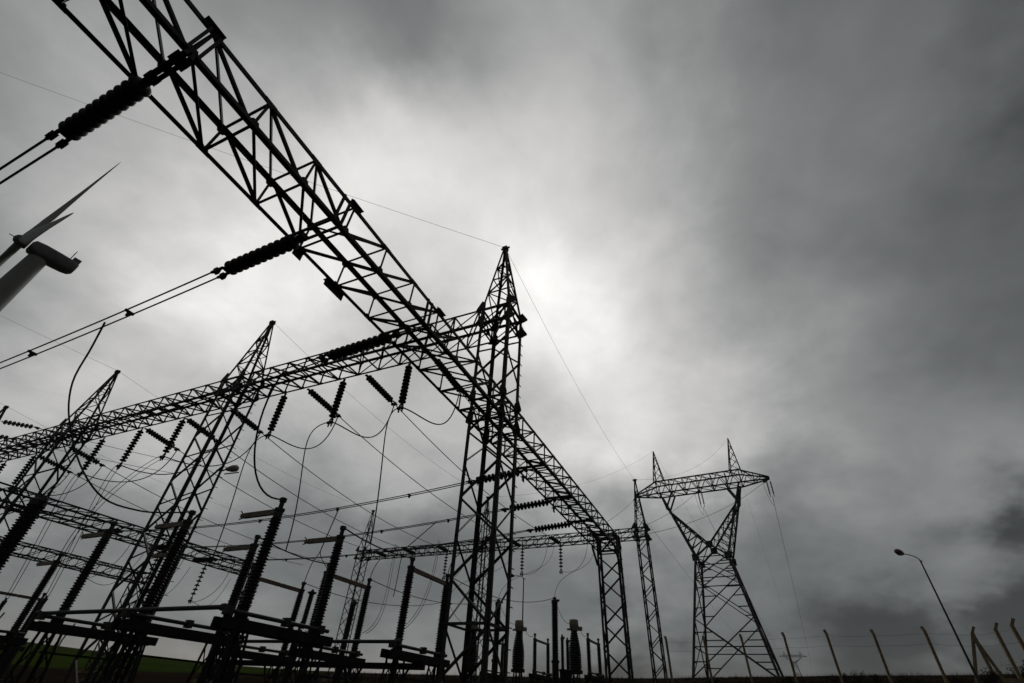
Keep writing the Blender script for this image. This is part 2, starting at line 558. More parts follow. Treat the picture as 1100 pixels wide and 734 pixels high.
def tower(name, label, x0, x1, y0, y1, ztop, zpeak=None, period=0.9, levels=(), sz=0.10, lc=0.055, group='lattice towers of the gantries', spread=0.0, gus=0.22, apex_off=(0, 0), xbrace=False, rings=(), cross=False):
    xc, yc = (x0 + x1) / 2, (y0 + y1) / 2
    zb = min(ground_z(x, y) for x in (x0, x1) for y in (y0, y1)) - 0.25
    t = thing(name, (xc, yc, ground_z(xc, yc)), label, 'lattice tower', group)
    org = t.location
    corners = [(x0, y0, 1, 1), (x1, y0, -1, 1), (x1, y1, -1, -1), (x0, y1, 1, -1)]

    def at(i, z):
        x, y, sx, sy = corners[i]
        k = spread * max(0, (ztop - z)) / 10
        return V((x - sx * k, y - sy * k, z))
    for i, (x, y, sx, sy) in enumerate(corners):
        m = MB()
        m.ang(at(i, zb), at(i, ztop), sz, (sx, 0, 0), (0, sy, 0), 0.010)
        if zpeak:
            ap = V((xc + apex_off[0] + sx * -0.06, yc + apex_off[1] + sy * -0.06, zpeak))
            m.ang(at(i, ztop), ap, sz * 0.75, (sx, 0, 0), (0, sy, 0), 0.008)
        if i == 1:            # climbing bolts along one leg
            zz = zb + 1.5
            while zz < ztop:
                q = at(i, zz)
                m.bar(q + V((-0.03, 0, 0)), q + V((0.14, 0, 0)), 0.02, 0.02)
                zz += 0.45
        m.build('leg', M_STEEL, t, org)
        # footing
        f = MB()
        gz = ground_z(x, y)
        f.abox(at(i, gz).x - 0.22, at(i, gz).x + 0.22, at(i, gz).y - 0.22, at(i, gz).y + 0.22, gz - 0.4, gz + 0.18)
        f.build('footing', M_CONC, t, org)
    nrm = [(0, -1, 0), (1, 0, 0), (0, 1, 0), (-1, 0, 0)]
    nseg = max(2, round((ztop - zb) / period))
    hs = [zb + 0.25 + (ztop - zb - 0.25) * k / nseg for k in range(nseg + 1)]
    for f in range(4):
        i, j = f, (f + 1) % 4
        m = MB()
        n = V(nrm[f])
        for k in range(nseg):
            a, b = (i, j) if (k + (0 if cross else f // 2)) % 2 == 0 else (j, i)
            m.lace(at(a, hs[k]) - n * 0.014, at(b, hs[k + 1]) - n * 0.014, lc, n)
            if xbrace:
                m.lace(at(b, hs[k]) - n * 0.026, at(a, hs[k + 1]) - n * 0.026, lc, n)
        for z in tuple(levels) + tuple(rings):
            m.lace(at(i, z) - n * 0.034, at(j, z) - n * 0.034, lc, n)
        if zpeak:
            ap = V((xc + apex_off[0], yc + apex_off[1], zpeak))
            np_ = 4
            q = lambda c, s: at(c, ztop).lerp(ap, s)
            fr = [0.0, 0.24, 0.45, 0.63, 0.78]
            for k in range(np_):
                a, b = (i, j) if (k + f) % 2 == 0 else (j, i)
                m.lace(q(a, fr[k]), q(b, fr[k + 1]), lc * 0.8, n)
                m.lace(q(i, fr[k]), q(j, fr[k]), lc * 0.7, n)
        m.build('lacing', M_STEEL, t, org)
    # triangular gussets sticking out at the beam levels
    gus0 = gus
    if gus:
        for z in levels:
            for i, (x, y, sx, sy) in enumerate(corners):
                g = MB()
                p = at(i, z)
                gus = gus0 if z > wz(1.3) else gus0 * 0.45
                g.plate([p + V((0, 0, -0.10)), p + V((0, -sy * gus, -0.03)), p + V((0, -sy * gus, 0.05)), p + V((0, 0, 0.42)), p + V((0, sy * 0.16, 0.30)), p + V((0, sy * 0.16, -0.10))], (1, 0, 0), 0.014)
                g.build('gusset_plate', M_STEEL, t, org)
    if zpeak:
        c = MB()
        ap = V((xc + apex_off[0], yc + apex_off[1], zpeak))
        c.box(ap - V((0, 0, 0.05)), (0.11, 0, 0), (0, 0.11, 0), (0, 0, 0.09))
        c.bar(ap + V((0, -0.2, 0)), ap + V((0, 0.2, 0)), 0.05, 0.08)
        c.build('peak_cap', M_STEEL, t, org)
    return t


AB0, AB1, AW = 0.772, 0.940, 0.114           # low beam: b range and depth
AX0, AX1, BZ, BH = 1.554, 1.722, 1.580, 0.105  # high beam: a range, soffit height, depth
ZPK = 2.262
PITCH_A = 0.158


def seq(a, b, step):
    n = max(1, round((b - a) / step))
    return [a + (b - a) * i / n for i in range(n + 1)]


def nodes_A(lo, hi):
    k0 = math.ceil((lo - 0.036) / PITCH_A)
    out = []
    k = k0
    while 0.036 + k * PITCH_A <= hi:
        out.append((0.036 + k * PITCH_A) * H)
        k += 1
    return out


def wz(z):
    return z * H + EYE


# the low beams (busbar gantry) run along x
beamA = beam('gantry_beam', 'dark lattice beam crossing overhead from the upper left corner to the short right column', 'x', -0.50 * H, 3.735 * H, AB0 * H, AB1 * H, wz(1.0), wz(1.0 + AW),
             nodes_A(-0.50, 1.50) + [x * H for x in seq(1.638, 3.735, 0.150)], 0.51 * H, sz=0.088, lc=0.052)
for bc, lab in ((4.74, 'lattice beam at far left framing into the third tall tower, busbars ending on it'),
                (6.58, 'smallest farthest lattice beam at left, below and behind the other two')):
    b = beam('gantry_beam', lab, 'x', -0.45 * H, 3.735 * H, (bc - .084) * H, (bc + .084) * H, wz(1.0), wz(1.0 + AW),
             [x * H for x in seq(-0.45, 3.735, 0.152)], 1.64 * H, sz=0.085, lc=0.05)
# the high beams run along y
beamB = beam('gantry_beam', 'long high lattice beam running left from the tall tower with peaks standing on it', 'y', 0.79 * H, 8.6 * H, AX0 * H, AX1 * H, wz(BZ), wz(BZ + BH),
             [y * H for y in seq(0.80, 8.6, 0.152)], 1.85 * H, sz=0.085, lc=0.05)
BX0, BX1 = 5.40, 5.53
beamC = beam('gantry_beam', 'far lattice beam low over the horizon ending at the slim peaked tower on the right', 'y', 0.80 * H, 4.83 * H, BX0 * H, BX1 * H, wz(BZ), wz(BZ + BH),
             [y * H for y in seq(0.81, 4.82, 0.150)], 2.83 * H, sz=0.08, lc=0.045)

TB = [0.856, 2.838, 4.758, 6.640]
tlab = ['tall lattice tower in the centre with pointed peak, legs reaching the ground', 'second tall lattice tower from the right on the high beam, lamp bracket on its leg',
        'third tall lattice tower standing where the far left beam meets it', 'leftmost tall lattice tower peak at the edge of the photo']
for i, b in enumerate(TB):
    tower('lattice_tower', tlab[i], AX0 * H, AX1 * H, (b - .084) * H, (b + .084) * H, wz(BZ + BH), wz(ZPK), period=1.06, levels=(wz(BZ + BH), wz(BZ), wz(1.0 + AW), wz(1.0)) if i in (0, 2, 3) else (wz(BZ + BH), wz(BZ)),
          sz=0.112, lc=0.058, apex_off=(0, 0.10), rings=(wz(0.225),) if i == 0 else ())
for b, lab in ((0.862, 'slim far lattice tower with a pointed peak just left of the big pylon'), (2.85, 'slim far peaked tower seen through the legs of the tall central tower'), (4.77, 'slim far peaked tower at the left end of the far beam')):
    tower('lattice_tower', lab, BX0 * H, BX1 * H, (b - .06) * H, (b + .06) * H, wz(BZ + BH), wz(ZPK), period=0.8, levels=(wz(BZ + BH), wz(BZ)), sz=0.10, lc=0.05, gus=0.25)
for b, lab in ((0.856, 'short lattice column carrying the right end of the near low beam'), (4.74, 'short lattice column under the right end of the far left beam'),
               (6.58, 'farthest short lattice column at the end of the smallest beam')):
    tower('lattice_column', lab, 3.69 * H, 3.79 * H, (b - .084) * H, (b + .084) * H, wz(1.0 + AW), None, period=1.02, levels=(wz(1.0 + AW), wz(1.0)), sz=0.11, lc=0.07, cross=True, gus=0.0,
          group='short columns of the low beams')
tower('lattice_column', 'short lattice column behind the camera under the near end of the low beam', -0.51 * H, -0.41 * H, AB0 * H, AB1 * H, wz(0.998), None, period=1.02, levels=(wz(0.99),), sz=0.11, lc=0.06, xbrace=True, gus=0.0,
      group='short columns of the low beams')


# fittings of the near beam: cross channels where the strings pull, splice plates, curved knee
def beam_fittings():
    org = beamA.location
    for ia, a in enumerate(STR_A):
        m = MB()
        x = a * H
        if ia == 0:
            for d in (-0.045, 0.045):
                m.bar(W(a, AB0, 1.0) + V((d, -0.02, -0.06)), W(a, 0.885, 1.0) + V((d, 0, -0.06)), 0.06, 0.10)
        else:
            for d in (-0.09, 0.09):
                m.bar(W(a, AB0, 1.0) + V((d, -0.02, -0.03)), W(a, AB1, 1.0) + V((d, 0.04, -0.03)), 0.04, 0.05)
        for d in (-0.085, 0.085) if ia < 3 else ():
            m.bar(W(a, AB0, 1.0) + V((d, -0.03, -0.02)), W(a, AB0, 1 + AW) + V((d, -0.03, -0.05)), 0.045, 0.045)
        m.bar(W(a, 0.885, 1.0) + V((-.085, 0, -.06)), W(a, 0.885, 1.0) + V((.085, 0, -.06)), 0.10, 0.11)
        if ia == 0:
            m.bar(W(a, 0.80, 1.0) + V((-.11, 0, -.06)), W(a, 0.80, 1.0) + V((.11, 0, -.06)), 0.16, 0.11)
        m.build('cross_channel', M_STEEL, beamA, org)
    for a, b, z in ((0.030, AB0, 1 + AW), (0.51, AB0, 1 + AW), (0.99, AB0, 1 + AW), (0.668, AB1, 1.0), (0.515, AB1, 1.0), (2.20, AB1, 1.0), (2.70, AB1, 1.0)):
        ln, dp_ = (0.16, 0.085) if b == AB0 else ((0.28, 0.13) if a == 0.668 else (0.11, 0.14))
        m = MB()
        p = W(a, b, z)
        s = -1 if b == AB0 else 1
        m.box(p + V((0, s * 0.010, 0 if b == AB0 else -0.05)), (ln, 0, 0), (0, 0.006, 0), (0, 0, dp_))
        m.box(p + V((0, 0, 0.010 if z > 1 else -0.010)), (ln, 0, 0), (0, 0.085, 0), (0, 0, 0.006))
        m.build('splice_plate', M_STEEL, beamA, org)
    m = MB()
    # sloping knee chords at the right column
    for b in (AB0, AB1):
        m.bar(W(3.56, b, 1.0), W(3.69, b, 0.90), 0.09, 0.09)
        m.bar(W(3.735, b, 1 + AW), W(3.79, b, 1.03), 0.09, 0.09)
    m.build('knee_brace', M_STEEL, beamA, org)


# ------------------------------------------------------------------ insulator strings


def make_string(NDISC=11, DP=0.163, k=1.0):
    t = thing('insulator_string', (0, 0, 0), 'x', 'insulator', 'disc insulator strings')
    m = MB()
    m.tube([(0, 0, 0.02), (0, 0, -0.10)], 0.022, 6)
    m.box((0, 0, -0.03), (0.06, 0, 0), (0, 0.018, 0), (0, 0, 0.05))
    m.build('shackle', M_STEEL, t)
    d = MB()
    d.lathe([(r_ if r_ < 0.07 else r_ * k, h_) for r_, h_ in [(0.035, 0.0), (0.06, -0.008), (0.064, -0.04), (0.095, -0.050), (0.138, -0.072), (0.152, -0.100), (0.150, -0.122), (0.138, -0.128), (0.120, -0.112), (0.100, -0.126), (0.080, -0.112), (0.062, -0.126), (0.04, -0.115), (0.03, -DP)]], n=18)
    d0 = None
    for i in range(NDISC):
        if d0 is None:
            o = d0 = d.build('disc', M_PORC, t)
        else:
            o = d0.copy()
            COL.objects.link(o)
            o.parent = t
        o.location = (0, 0, -0.10 - i * DP)
    e = MB()
    z = -0.10 - NDISC * DP
    e.tube([(0, 0, z + 0.02), (0, 0, z - 0.08)], 0.022, 6)
    e.plate([(-0.05, 0, z - 0.03), (0.05, 0, z - 0.03), (0.10, 0, z - 0.09), (0.09, 0, z - 0.13), (-0.09, 0, z - 0.13), (-0.10, 0, z - 0.09)], (0, 1, 0), 0.022)
    for sx in (-0.075, 0.075):
        e.tube([(sx, 0, z - 0.10), (sx, 0, z - 0.42)], 0.032, 6)
        e.box((sx, 0.03, z - 0.26), (0.05, 0, 0), (0, 0.055, 0), (0, 0, 0.05))
    e.build('yoke_clamp', M_STEEL, t)
    return t


SLEN = 0.10 + 11 * 0.163 + 0.30
proto = {False: make_string(), True: make_string(7, 0.256, 1.08)}
_used = {False: False, True: False}


def string(p, q, label, group, spin=None, sparse=False):
    """hang one string from p pulling towards q; returns the far end"""
    p, q = V(p), V(q)
    d = (q - p).normalized()
    if not _used[sparse]:
        o = proto[sparse]
        _used[sparse] = True
    else:
        o = copy_tree(proto[sparse])
    o.location = p
    o.rotation_mode = 'QUATERNION'
    x = V((0, 0, 1)).cross(d)
    x = V((1, 0, 0)) if x.length < 1e-3 or (spin is None and abs(d.z) > 0.9) else x.normalized()
    if spin is not None:
        x = V(spin)
    z = -d
    x = (x - z * x.dot(z)).normalized()
    y = z.cross(x)
    o.rotation_quaternion = Matrix((x, y, z)).transposed().to_quaternion()
    tag(o, label, 'insulator', group)
    return p + d * SLEN, x


def cat(p, q, sag, n=24):
    p, q = V(p), V(q)
    return [p.lerp(q, i / n) - V((0, 0, 4 * sag * (i / n) * (1 - i / n))) for i in range(n + 1)]


def bez(p, c1, c2, q, n=18):
    p, c1, c2, q = V(p), V(c1), V(c2), V(q)
    out = []
    for i in range(n + 1):
        t = i / n
        out.append(p * (1 - t) ** 3 + c1 * 3 * t * (1 - t) ** 2 + c2 * 3 * t * t * (1 - t) + q * t ** 3)
    return out


def smooth(pts, n=5):
    """Catmull-Rom curve through the given points"""
    p = [V(q) for q in pts]
    p = [p[0] * 2 - p[1]] + p + [p[-1] * 2 - p[-2]]
    out = []
    for i in range(1, len(p) - 2):
        for k in range(n):
            t = k / n
            a, b, c, d = p[i - 1], p[i], p[i + 1], p[i + 2]
            out.append(0.5 * ((b * 2) + (c - a) * t + (a * 2 - b * 5 + c * 4 - d) * t * t + (b * 3 - a - c * 3 + d) * t ** 3))
    return out + [p[-2]]


def wire(name, pts, r, label, cat_, group=None):
    m = MB()
    m.tube(pts, r, 6)
    o = m.build(name, M_WIRE, None, V(pts[0]))
    return tag(o, label, cat_, group)


def ordi(i):
    return ['first', 'second', 'third', 'fourth', 'fifth', 'sixth'][i]


# ---- busbars: near beam -> far left beam, six twin conductors
STR_A = [0.038, 0.475, 0.920, 2.10, 2.55, 2.97]
beam_fittings()
bus_pts = []
where_bus = ['nearest, passing the upper left corner', 'second nearest, crossing below the turbine', 'third nearest, starting left of the central tower',
             'fourth, starting behind the legs of the central tower', 'fifth, starting right of the central tower', 'sixth and farthest, starting nearest the right column']
DR = [None, None, None, 0.0, 0.0, 0.0]
for i, a in enumerate(STR_A):
    p = W(a, 0.889, 0.985) if i < 3 else W(a, 0.905, 0.985)
    bfar = 4.655
    q = W(a + (0.06 if i > 2 else 0.0), bfar, 0.985)
    d = (q - p)
    d.z -= 0.055 * d.length
    e1, sx = string(p, p + d, 'insulator string on the near beam, %s' % where_bus[i], 'strings on the near low beam')
    d2 = (p - q)
    d2.z -= 0.055 * d2.length
    e2, _ = string(q, q + d2, 'small insulator string on the far left beam, %s from the left' % ordi(i), 'strings on the far left beam')
    t = thing('twin_busbar', e1, 'twin busbar wires running left, %s' % where_bus[i], 'conductor', 'twin busbar conductors')
    mid = cat(e1, e2, 0.020 * (e2 - e1).length)
    bus_pts.append(mid)
    for s in (-0.075, 0.075):
        m = MB()
        m.tube([p_ + V((s, 0, 0)) for p_ in mid], 0.018, 6)
        m.build('conductor', M_WIRE, t, e1)
    for k in (3, 7, 12, 17, 21):
        m = MB()
        c = mid[k]
        m.bar(c + V((-0.10, 0, 0)), c + V((0.10, 0, 0)), 0.05, 0.05)
        m.box(c + V((0, 0, -0.05)), (0.03, 0, 0), (0, 0.03, 0), (0, 0, 0.06))
        m.build('spacer_clamp', M_STEEL, t, e1)


def bus_at(i, b):
    """point on a busbar at layout coordinate b"""
    y = b * H
    for p, q in zip(bus_pts[i], bus_pts[i][1:]):
        if (p.y - y) * (q.y - y) <= 0:
            return p.lerp(q, (y - p.y) / (q.y - p.y))
    return bus_pts[i][-1]


# ---- high beam: tension strings and feeders towards the far beam, hanging strings
feed_b = [1.32, 1.815, 2.285, 3.00, 3.46, 3.93, 4.93, 5.42]
far_b = [1.34, 1.82, 2.32, 3.33, 3.83, 4.30, 5.30, 5.80]
sus_b = [1.49, 1.978, 2.472, 3.47, 3.952, 4.43, 5.41, 5.90]
pos_txt = ['just left of the tall central tower', 'second from the central tower', 'third from the central tower', 'first beyond the second tower', 'second beyond the second tower',
           'third beyond the second tower', 'first beyond the third tower', 'second beyond the third tower']
tens_end, sus_end = [], []
for i, b in enumerate(feed_b):
    p = W(1.722, b, BZ) + V((0.05, 0, -0.03))
    if i < 6:
        q = W(BX0, far_b[i], BZ) + V((-0.05, 0, 0.0))
    else:
        q = W(BX0, far_b[i], 1.55)
    d = q - p
    d.z = -0.085 * d.length
    e1, _ = string(p, p + d, 'insulator string slanting from the high beam, %s' % pos_txt[i], 'slanting strings on the high beam')
    tens_end.append(e1)
    if i < 6:
        d2 = p - q
        d2.z = -0.06 * d2.length
        e2, _ = string(q, q + d2, 'small dark insulator string on the far low beam, %s from the right' % ordi(i), 'strings on the far beam')
    else:
        e2 = q
    wire('feeder_conductor', cat(e1, e2, 0.028 * (e2 - e1).length), 0.020, 'feeder wire to the far beam, starting %s' % pos_txt[i], 'conductor', 'feeder conductors')
for i, b in enumerate(sus_b):
    p = W(1.722, b, BZ) + V((0, 0, -0.04))
    tilt = V((0, -0.012, -1)) if i else V((0, -0.03, -1))
    e, _ = string(p, p + tilt, 'insulator string hanging under the high beam, %s' % pos_txt[i], 'hanging strings on the high beam', spin=(0, 1, 0))
    sus_end.append(e + V((0, 0, 0.10)))
    # jumper loop between the hanging string and the slanting one
    s_, t_ = sus_end[i], tens_end[i]
    dn = V((0, 0, -1.0))
    wire('jumper_loop', bez(s_, s_ + V((0.3, -1.0, -0.30)), t_ + V((0, 0.2, -2.9)), t_), 0.025, 'drooping jumper loop between two insulator strings, %s' % pos_txt[i], 'jumper', 'jumper loops under the high beam')
for a in (2.31, 2.79, 3.27):
    p = W(a, 4.80, 0.995)
    n_ = {2.31: 'left', 2.79: 'middle', 3.27: 'right'}[a]
    e, _ = string(p, p - V((0, 0, 1)), 'insulator string hanging below the far left beam, %s one' % n_, 'hanging strings on the far left beam', spin=(0, 1, 0), sparse=True)
    wire('jumper_loop', bez(W(a + .02, 4.45, 0.96), W(a + .02, 4.45, 0.62), e + V((-.6, .2, -.25)), e + V((0, 0, .1)), 14) + bez(e + V((0, 0, .1)), e + V((1.0, 0, -.25)), W(a + .33, 4.9, .62), W(a + .40, 4.9, 0.97), 14)[1:], 0.015,
         'jumper wire looping under the far left beam, %s one' % n_, 'jumper', 'jumper loops under the far left beam')
for k, b in enumerate((1.805, 2.29, 3.35)):
    p = W(5.40, b, BZ) + V((0, 0, -0.05))
    e, _ = string(p, p - V((0, 0, 1)), 'insulator string hanging straight below the far beam, %s from the right' % ordi(k), 'hanging strings on the far beam', spin=(0, 1, 0), sparse=True)
    sp = W(5.30, b - 0.36, BZ - 0.02)
    wire('jumper_loop', bez(e + V((0, 0, .1)), e + V((0.1, -1.0, -0.2)), sp + V((0, 0.2, -2.0)), sp, 14), 0.015, 'thin jumper wire curling up from the string under the far beam, %s from the right' % ordi(k), 'jumper', 'jumper loops under the far beam')

# a string on the leftmost tower pulling right over the high beam
for k, (p, q) in enumerate(((W(1.60, 6.294, 1.999), W(1.78, 6.08, 1.992)), (W(1.50, 6.30, 1.83), W(1.68, 6.09, 1.822)))):
    e, _ = string(p, q, ['upper', 'lower'][k] + ' insulator string beside the leftmost tower peak', 'strings on the leftmost tower', sparse=True)
    wire('feeder_conductor', cat(e, W(2.7, 5.0, 1.86 - .12 * k), 0.1), 0.015, ['upper', 'lower'][k] + ' short wire from the string on the leftmost tower', 'conductor', 'feeder conductors')

# ---- earth wires between the peaks
gl = ['from the central tower peak', 'from the second tower peak', 'from the third tower peak', 'from the leftmost tower peak']
far_pk = [W(5.465, 0.862, ZPK), W(5.465, 2.85, ZPK), W(5.465, 4.77, ZPK), W(5.6, 6.7, ZPK)]
for i, b in enumerate(TB):
    p = W(1.638, b, ZPK) + V((0, 0.1, 0.03))
    wire('earth_wire', cat(p, far_pk[i], 0.8), 0.007, 'hair thin earth wire %s to the far beam' % gl[i], 'wire', 'earth wires')
    q = p + V((-0.439, 0.818, 0.372)) * 60.0
    if i != 1:
        wire('earth_wire', cat(p, q, 0.6), 0.007, 'hair thin earth wire %s rising to the upper left' % gl[i], 'wire', 'earth wires')


# ------------------------------------------------------------------ switchgear
def shed_stack(mb, p, q, r, pitch, core, n=14):
    """ribbed porcelain column from p up to q"""
    p, q = V(p), V(q)
    L = (q - p).length
    k = max(3, int(L / pitch))
    pt = L / k
    prof = [(core, 0)]
    for i in range(k):
        z = i * pt
        rr = r if i % 2 == 0 else r * 0.9
        prof += [(core, z + pt * 0.15), (rr, z + pt * 0.42), (rr, z + pt * 0.52), (core, z + pt * 0.95)]
    prof.append((core, L))
    mb.lathe(prof, p, q - p, n)


def lattice_stand(mb, x, y, ztop, w=0.45):
    zb = ground_z(x, y) - 0.15
    if ztop - zb < 0.4:
        zb = ztop - 0.4
    c = [(-1, -1), (1, -1), (1, 1), (-1, 1)]
    bot = [V((x + i * w * 0.75, y + j * w * 0.75, zb)) for i, j in c]
    top = [V((x + i * w * 0.45, y + j * w * 0.45, ztop)) for i, j in c]
    for k in range(4):
        mb.ang(bot[k], top[k], 0.07, (-c[k][0], 0, 0), (0, -c[k][1], 0))
    n = max(2, round((ztop - zb) / 0.7))
    for f in range(4):
        g = (f + 1) % 4
        for k in range(n):
            a, b = (f, g) if k % 2 == 0 else (g, f)
            mb.bar(bot[a].lerp(top[a], k / n), bot[b].lerp(top[b], (k + 1) / n), 0.04, 0.008, (c[f][0] + c[g][0], c[f][1] + c[g][1], 0))


def disconnector(b, a0, a1, is_open, label, group, zb=0.205, zt=0.535):
    """one pole: two ribbed posts on a base channel along x, on two lattice stands; the arms meet, or stand open across"""
    p0, p1 = W(a0, b, zb), W(a1, b, zb)
    t = thing('disconnector_pole', (p0.x, p0.y, ground_z(p0.x, p0.y)), label, 'disconnector', group)
    org = t.location
    m = MB()
    for s in (-0.17, 0.17):
        m.bar(p0 + V((-0.5, s, -0.20)), p1 + V((0.5, s, -0.20)), 0.09, 0.21)
    for q in (p0, p1, (p0 + p1) / 2):
        m.box(q + V((0, 0, -0.26)), (0.16, 0, 0), (0, 0.26, 0), (0, 0, 0.045))
    m.build('base_channel', M_BASE, t, org)
    s = MB()
    for q in (p0, p1):
        lattice_stand(s, q.x, q.y, q.z - 0.30)
    s.bar(p0 + V((0, 0, -0.75)), p1 + V((0, 0, -0.75)), 0.045, 0.045)
    s.build('lattice_support', M_BASE, t, org)
    r = MB()
    r.tube([p0 + V((-0.5, -0.16, 0.02)), p1 + V((0.3, -0.16, 0.02))], 0.045, 8)
    for x in (p0.x - 0.5, (p0.x + p1.x) / 2, p1.x):
        r.box((x, p0.y - 0.16, p0.z + 0.02), (0.07, 0, 0), (0, 0.09, 0), (0, 0, 0.09))
    r.build('drive_rod', M_STEEL2, t, org)
    for k, q in enumerate((p0, p1)):
        top = q + V((0, 0, (zt - zb) * H))
        i = MB()
        shed_stack(i, q + V((0, 0, 0.16)), top + V((0, 0, -0.16)), 0.148, 0.07, 0.10)
        i.build('post_insulator', M_PORC, t, org)
        c = MB()
        c.lathe([(0.15, -0.12), (0.15, 0.02), (0.11, 0.05), (0.11, 0.18)], q)
        c.build('base_flange', M_BASE, t, org)
        c = MB()
        c.lathe([(0.11, -0.16), (0.11, 0.0), (0.13, 0.01), (0.13, 0.07), (0.06, 0.08), (0.06, 0.24), (0.09, 0.25), (0.09, 0.34), (0.05, 0.36)], top)
        c.build('metal_cap', M_STEEL2, t, org)
        if is_open:
            tip = top + V((0, (a1 - a0) * H * 0.52, 0.0))
        else:
            tip = top.lerp((p0 + p1) / 2 + V((0, 0, (zt - zb) * H)), 0.97)
        arm = MB()
        dv = (tip - top).normalized()
        arm.bar(top - dv * 0.10, tip, 0.085, 0.13)
        arm.bar(tip - dv * 0.22, tip + dv * (0.10 if is_open else 0.02), 0.11, 0.09)
        if is_open:
            arm.bar(tip - dv * 0.05 + V((0.06, 0, 0)), tip + dv * 0.25 + V((0.06, 0, -0.05)), 0.015, 0.03)
            arm.bar(tip - dv * 0.05 - V((0.06, 0, 0)), tip + dv * 0.12 - V((0.06, 0, -0.12)), 0.015, 0.03)
        ao = arm.build('contact_arm', M_ARM, t, org)
    return t


PH1 = [1.485, 1.985, 2.500]
ptx = ['nearest', 'middle', 'farthest']
for k, b in enumerate(PH1):
    disconnector(b, 1.20, 1.54, True, 'open disconnector pole in front of the high beam, brown arms turned left, %s of three' % ptx[k], 'open disconnector poles')
for k, b in enumerate((1.41, 1.925, 2.42)):
    disconnector(b, 1.97, 2.31, False, 'closed disconnector pole behind the high beam, brown bridging arm, %s of three' % ptx[k], 'closed disconnector poles', zb=0.20, zt=0.512)
for k, b in enumerate((3.56,)):
    disconnector(b, 1.20, 1.54, True, 'open disconnector pole at the left edge, below the far left beam', 'open disconnector poles', zt=0.552)
disconnector(5.22, 1.97, 2.31, False, 'closed disconnector pole cut by the left edge of the photo', 'closed disconnector poles', zb=0.24, zt=0.54)
for k, b in enumerate((1.36, 1.88, 2.38)):
    disconnector(b, 4.80, 5.16, False, 'small far disconnector pole under the far beam, %s of three' % ptx[k], 'far disconnector poles', zb=0.30, zt=0.55)

# gang rods tying the poles of one set
for (a, b0, b1, z, lab) in ((1.16, 1.53, 2.58, 0.222, 'long horizontal gang rod joining the three open disconnectors'), (1.93, 1.38, 2.48, 0.215, 'horizontal gang rod joining the closed disconnectors'),
                            (1.16, 3.50, 4.60, 0.222, 'horizontal gang rod joining the disconnectors at the left edge')):
    m = MB()
    m.tube([W(a, b0, z), W(a, b1, z)], 0.05, 8)
    for b in (b0, b1):
        m.lathe([(0.05, -0.07), (0.075, -0.05), (0.075, 0.05), (0.05, 0.07)], W(a, b, z), (0, 1, 0))
    o = m.build('gang_rod', M_STEEL2, None, W(a, b0, z))
    tag(o, lab, 'rod', 'gang rods of the disconnectors')
# cross beams of the stands
for (a, b0, b1, lab) in ((2.03, 1.30, 2.55, 'dark channel beam under the closed disconnector stands'),):
    m = MB()
    m.bar(W(a, b0, 0.135), W(a, b1, 0.135), 0.12, 0.16)
    n = 5
    for i in range(n):
        y = b0 + (b1 - b0) * (i + 0.5) / n
        m.bar(W(a, y - .05, 0.13), W(a, y + .05, -0.02), 0.05, 0.05)
        m.bar(W(a, y + .05, 0.13), W(a, y - .05, -0.02), 0.05, 0.05)
    o = m.build('support_beam', M_BASE, None, W(a, b0, 0.135))
    tag(o, lab, 'support beam', 'channel beams under the disconnectors')


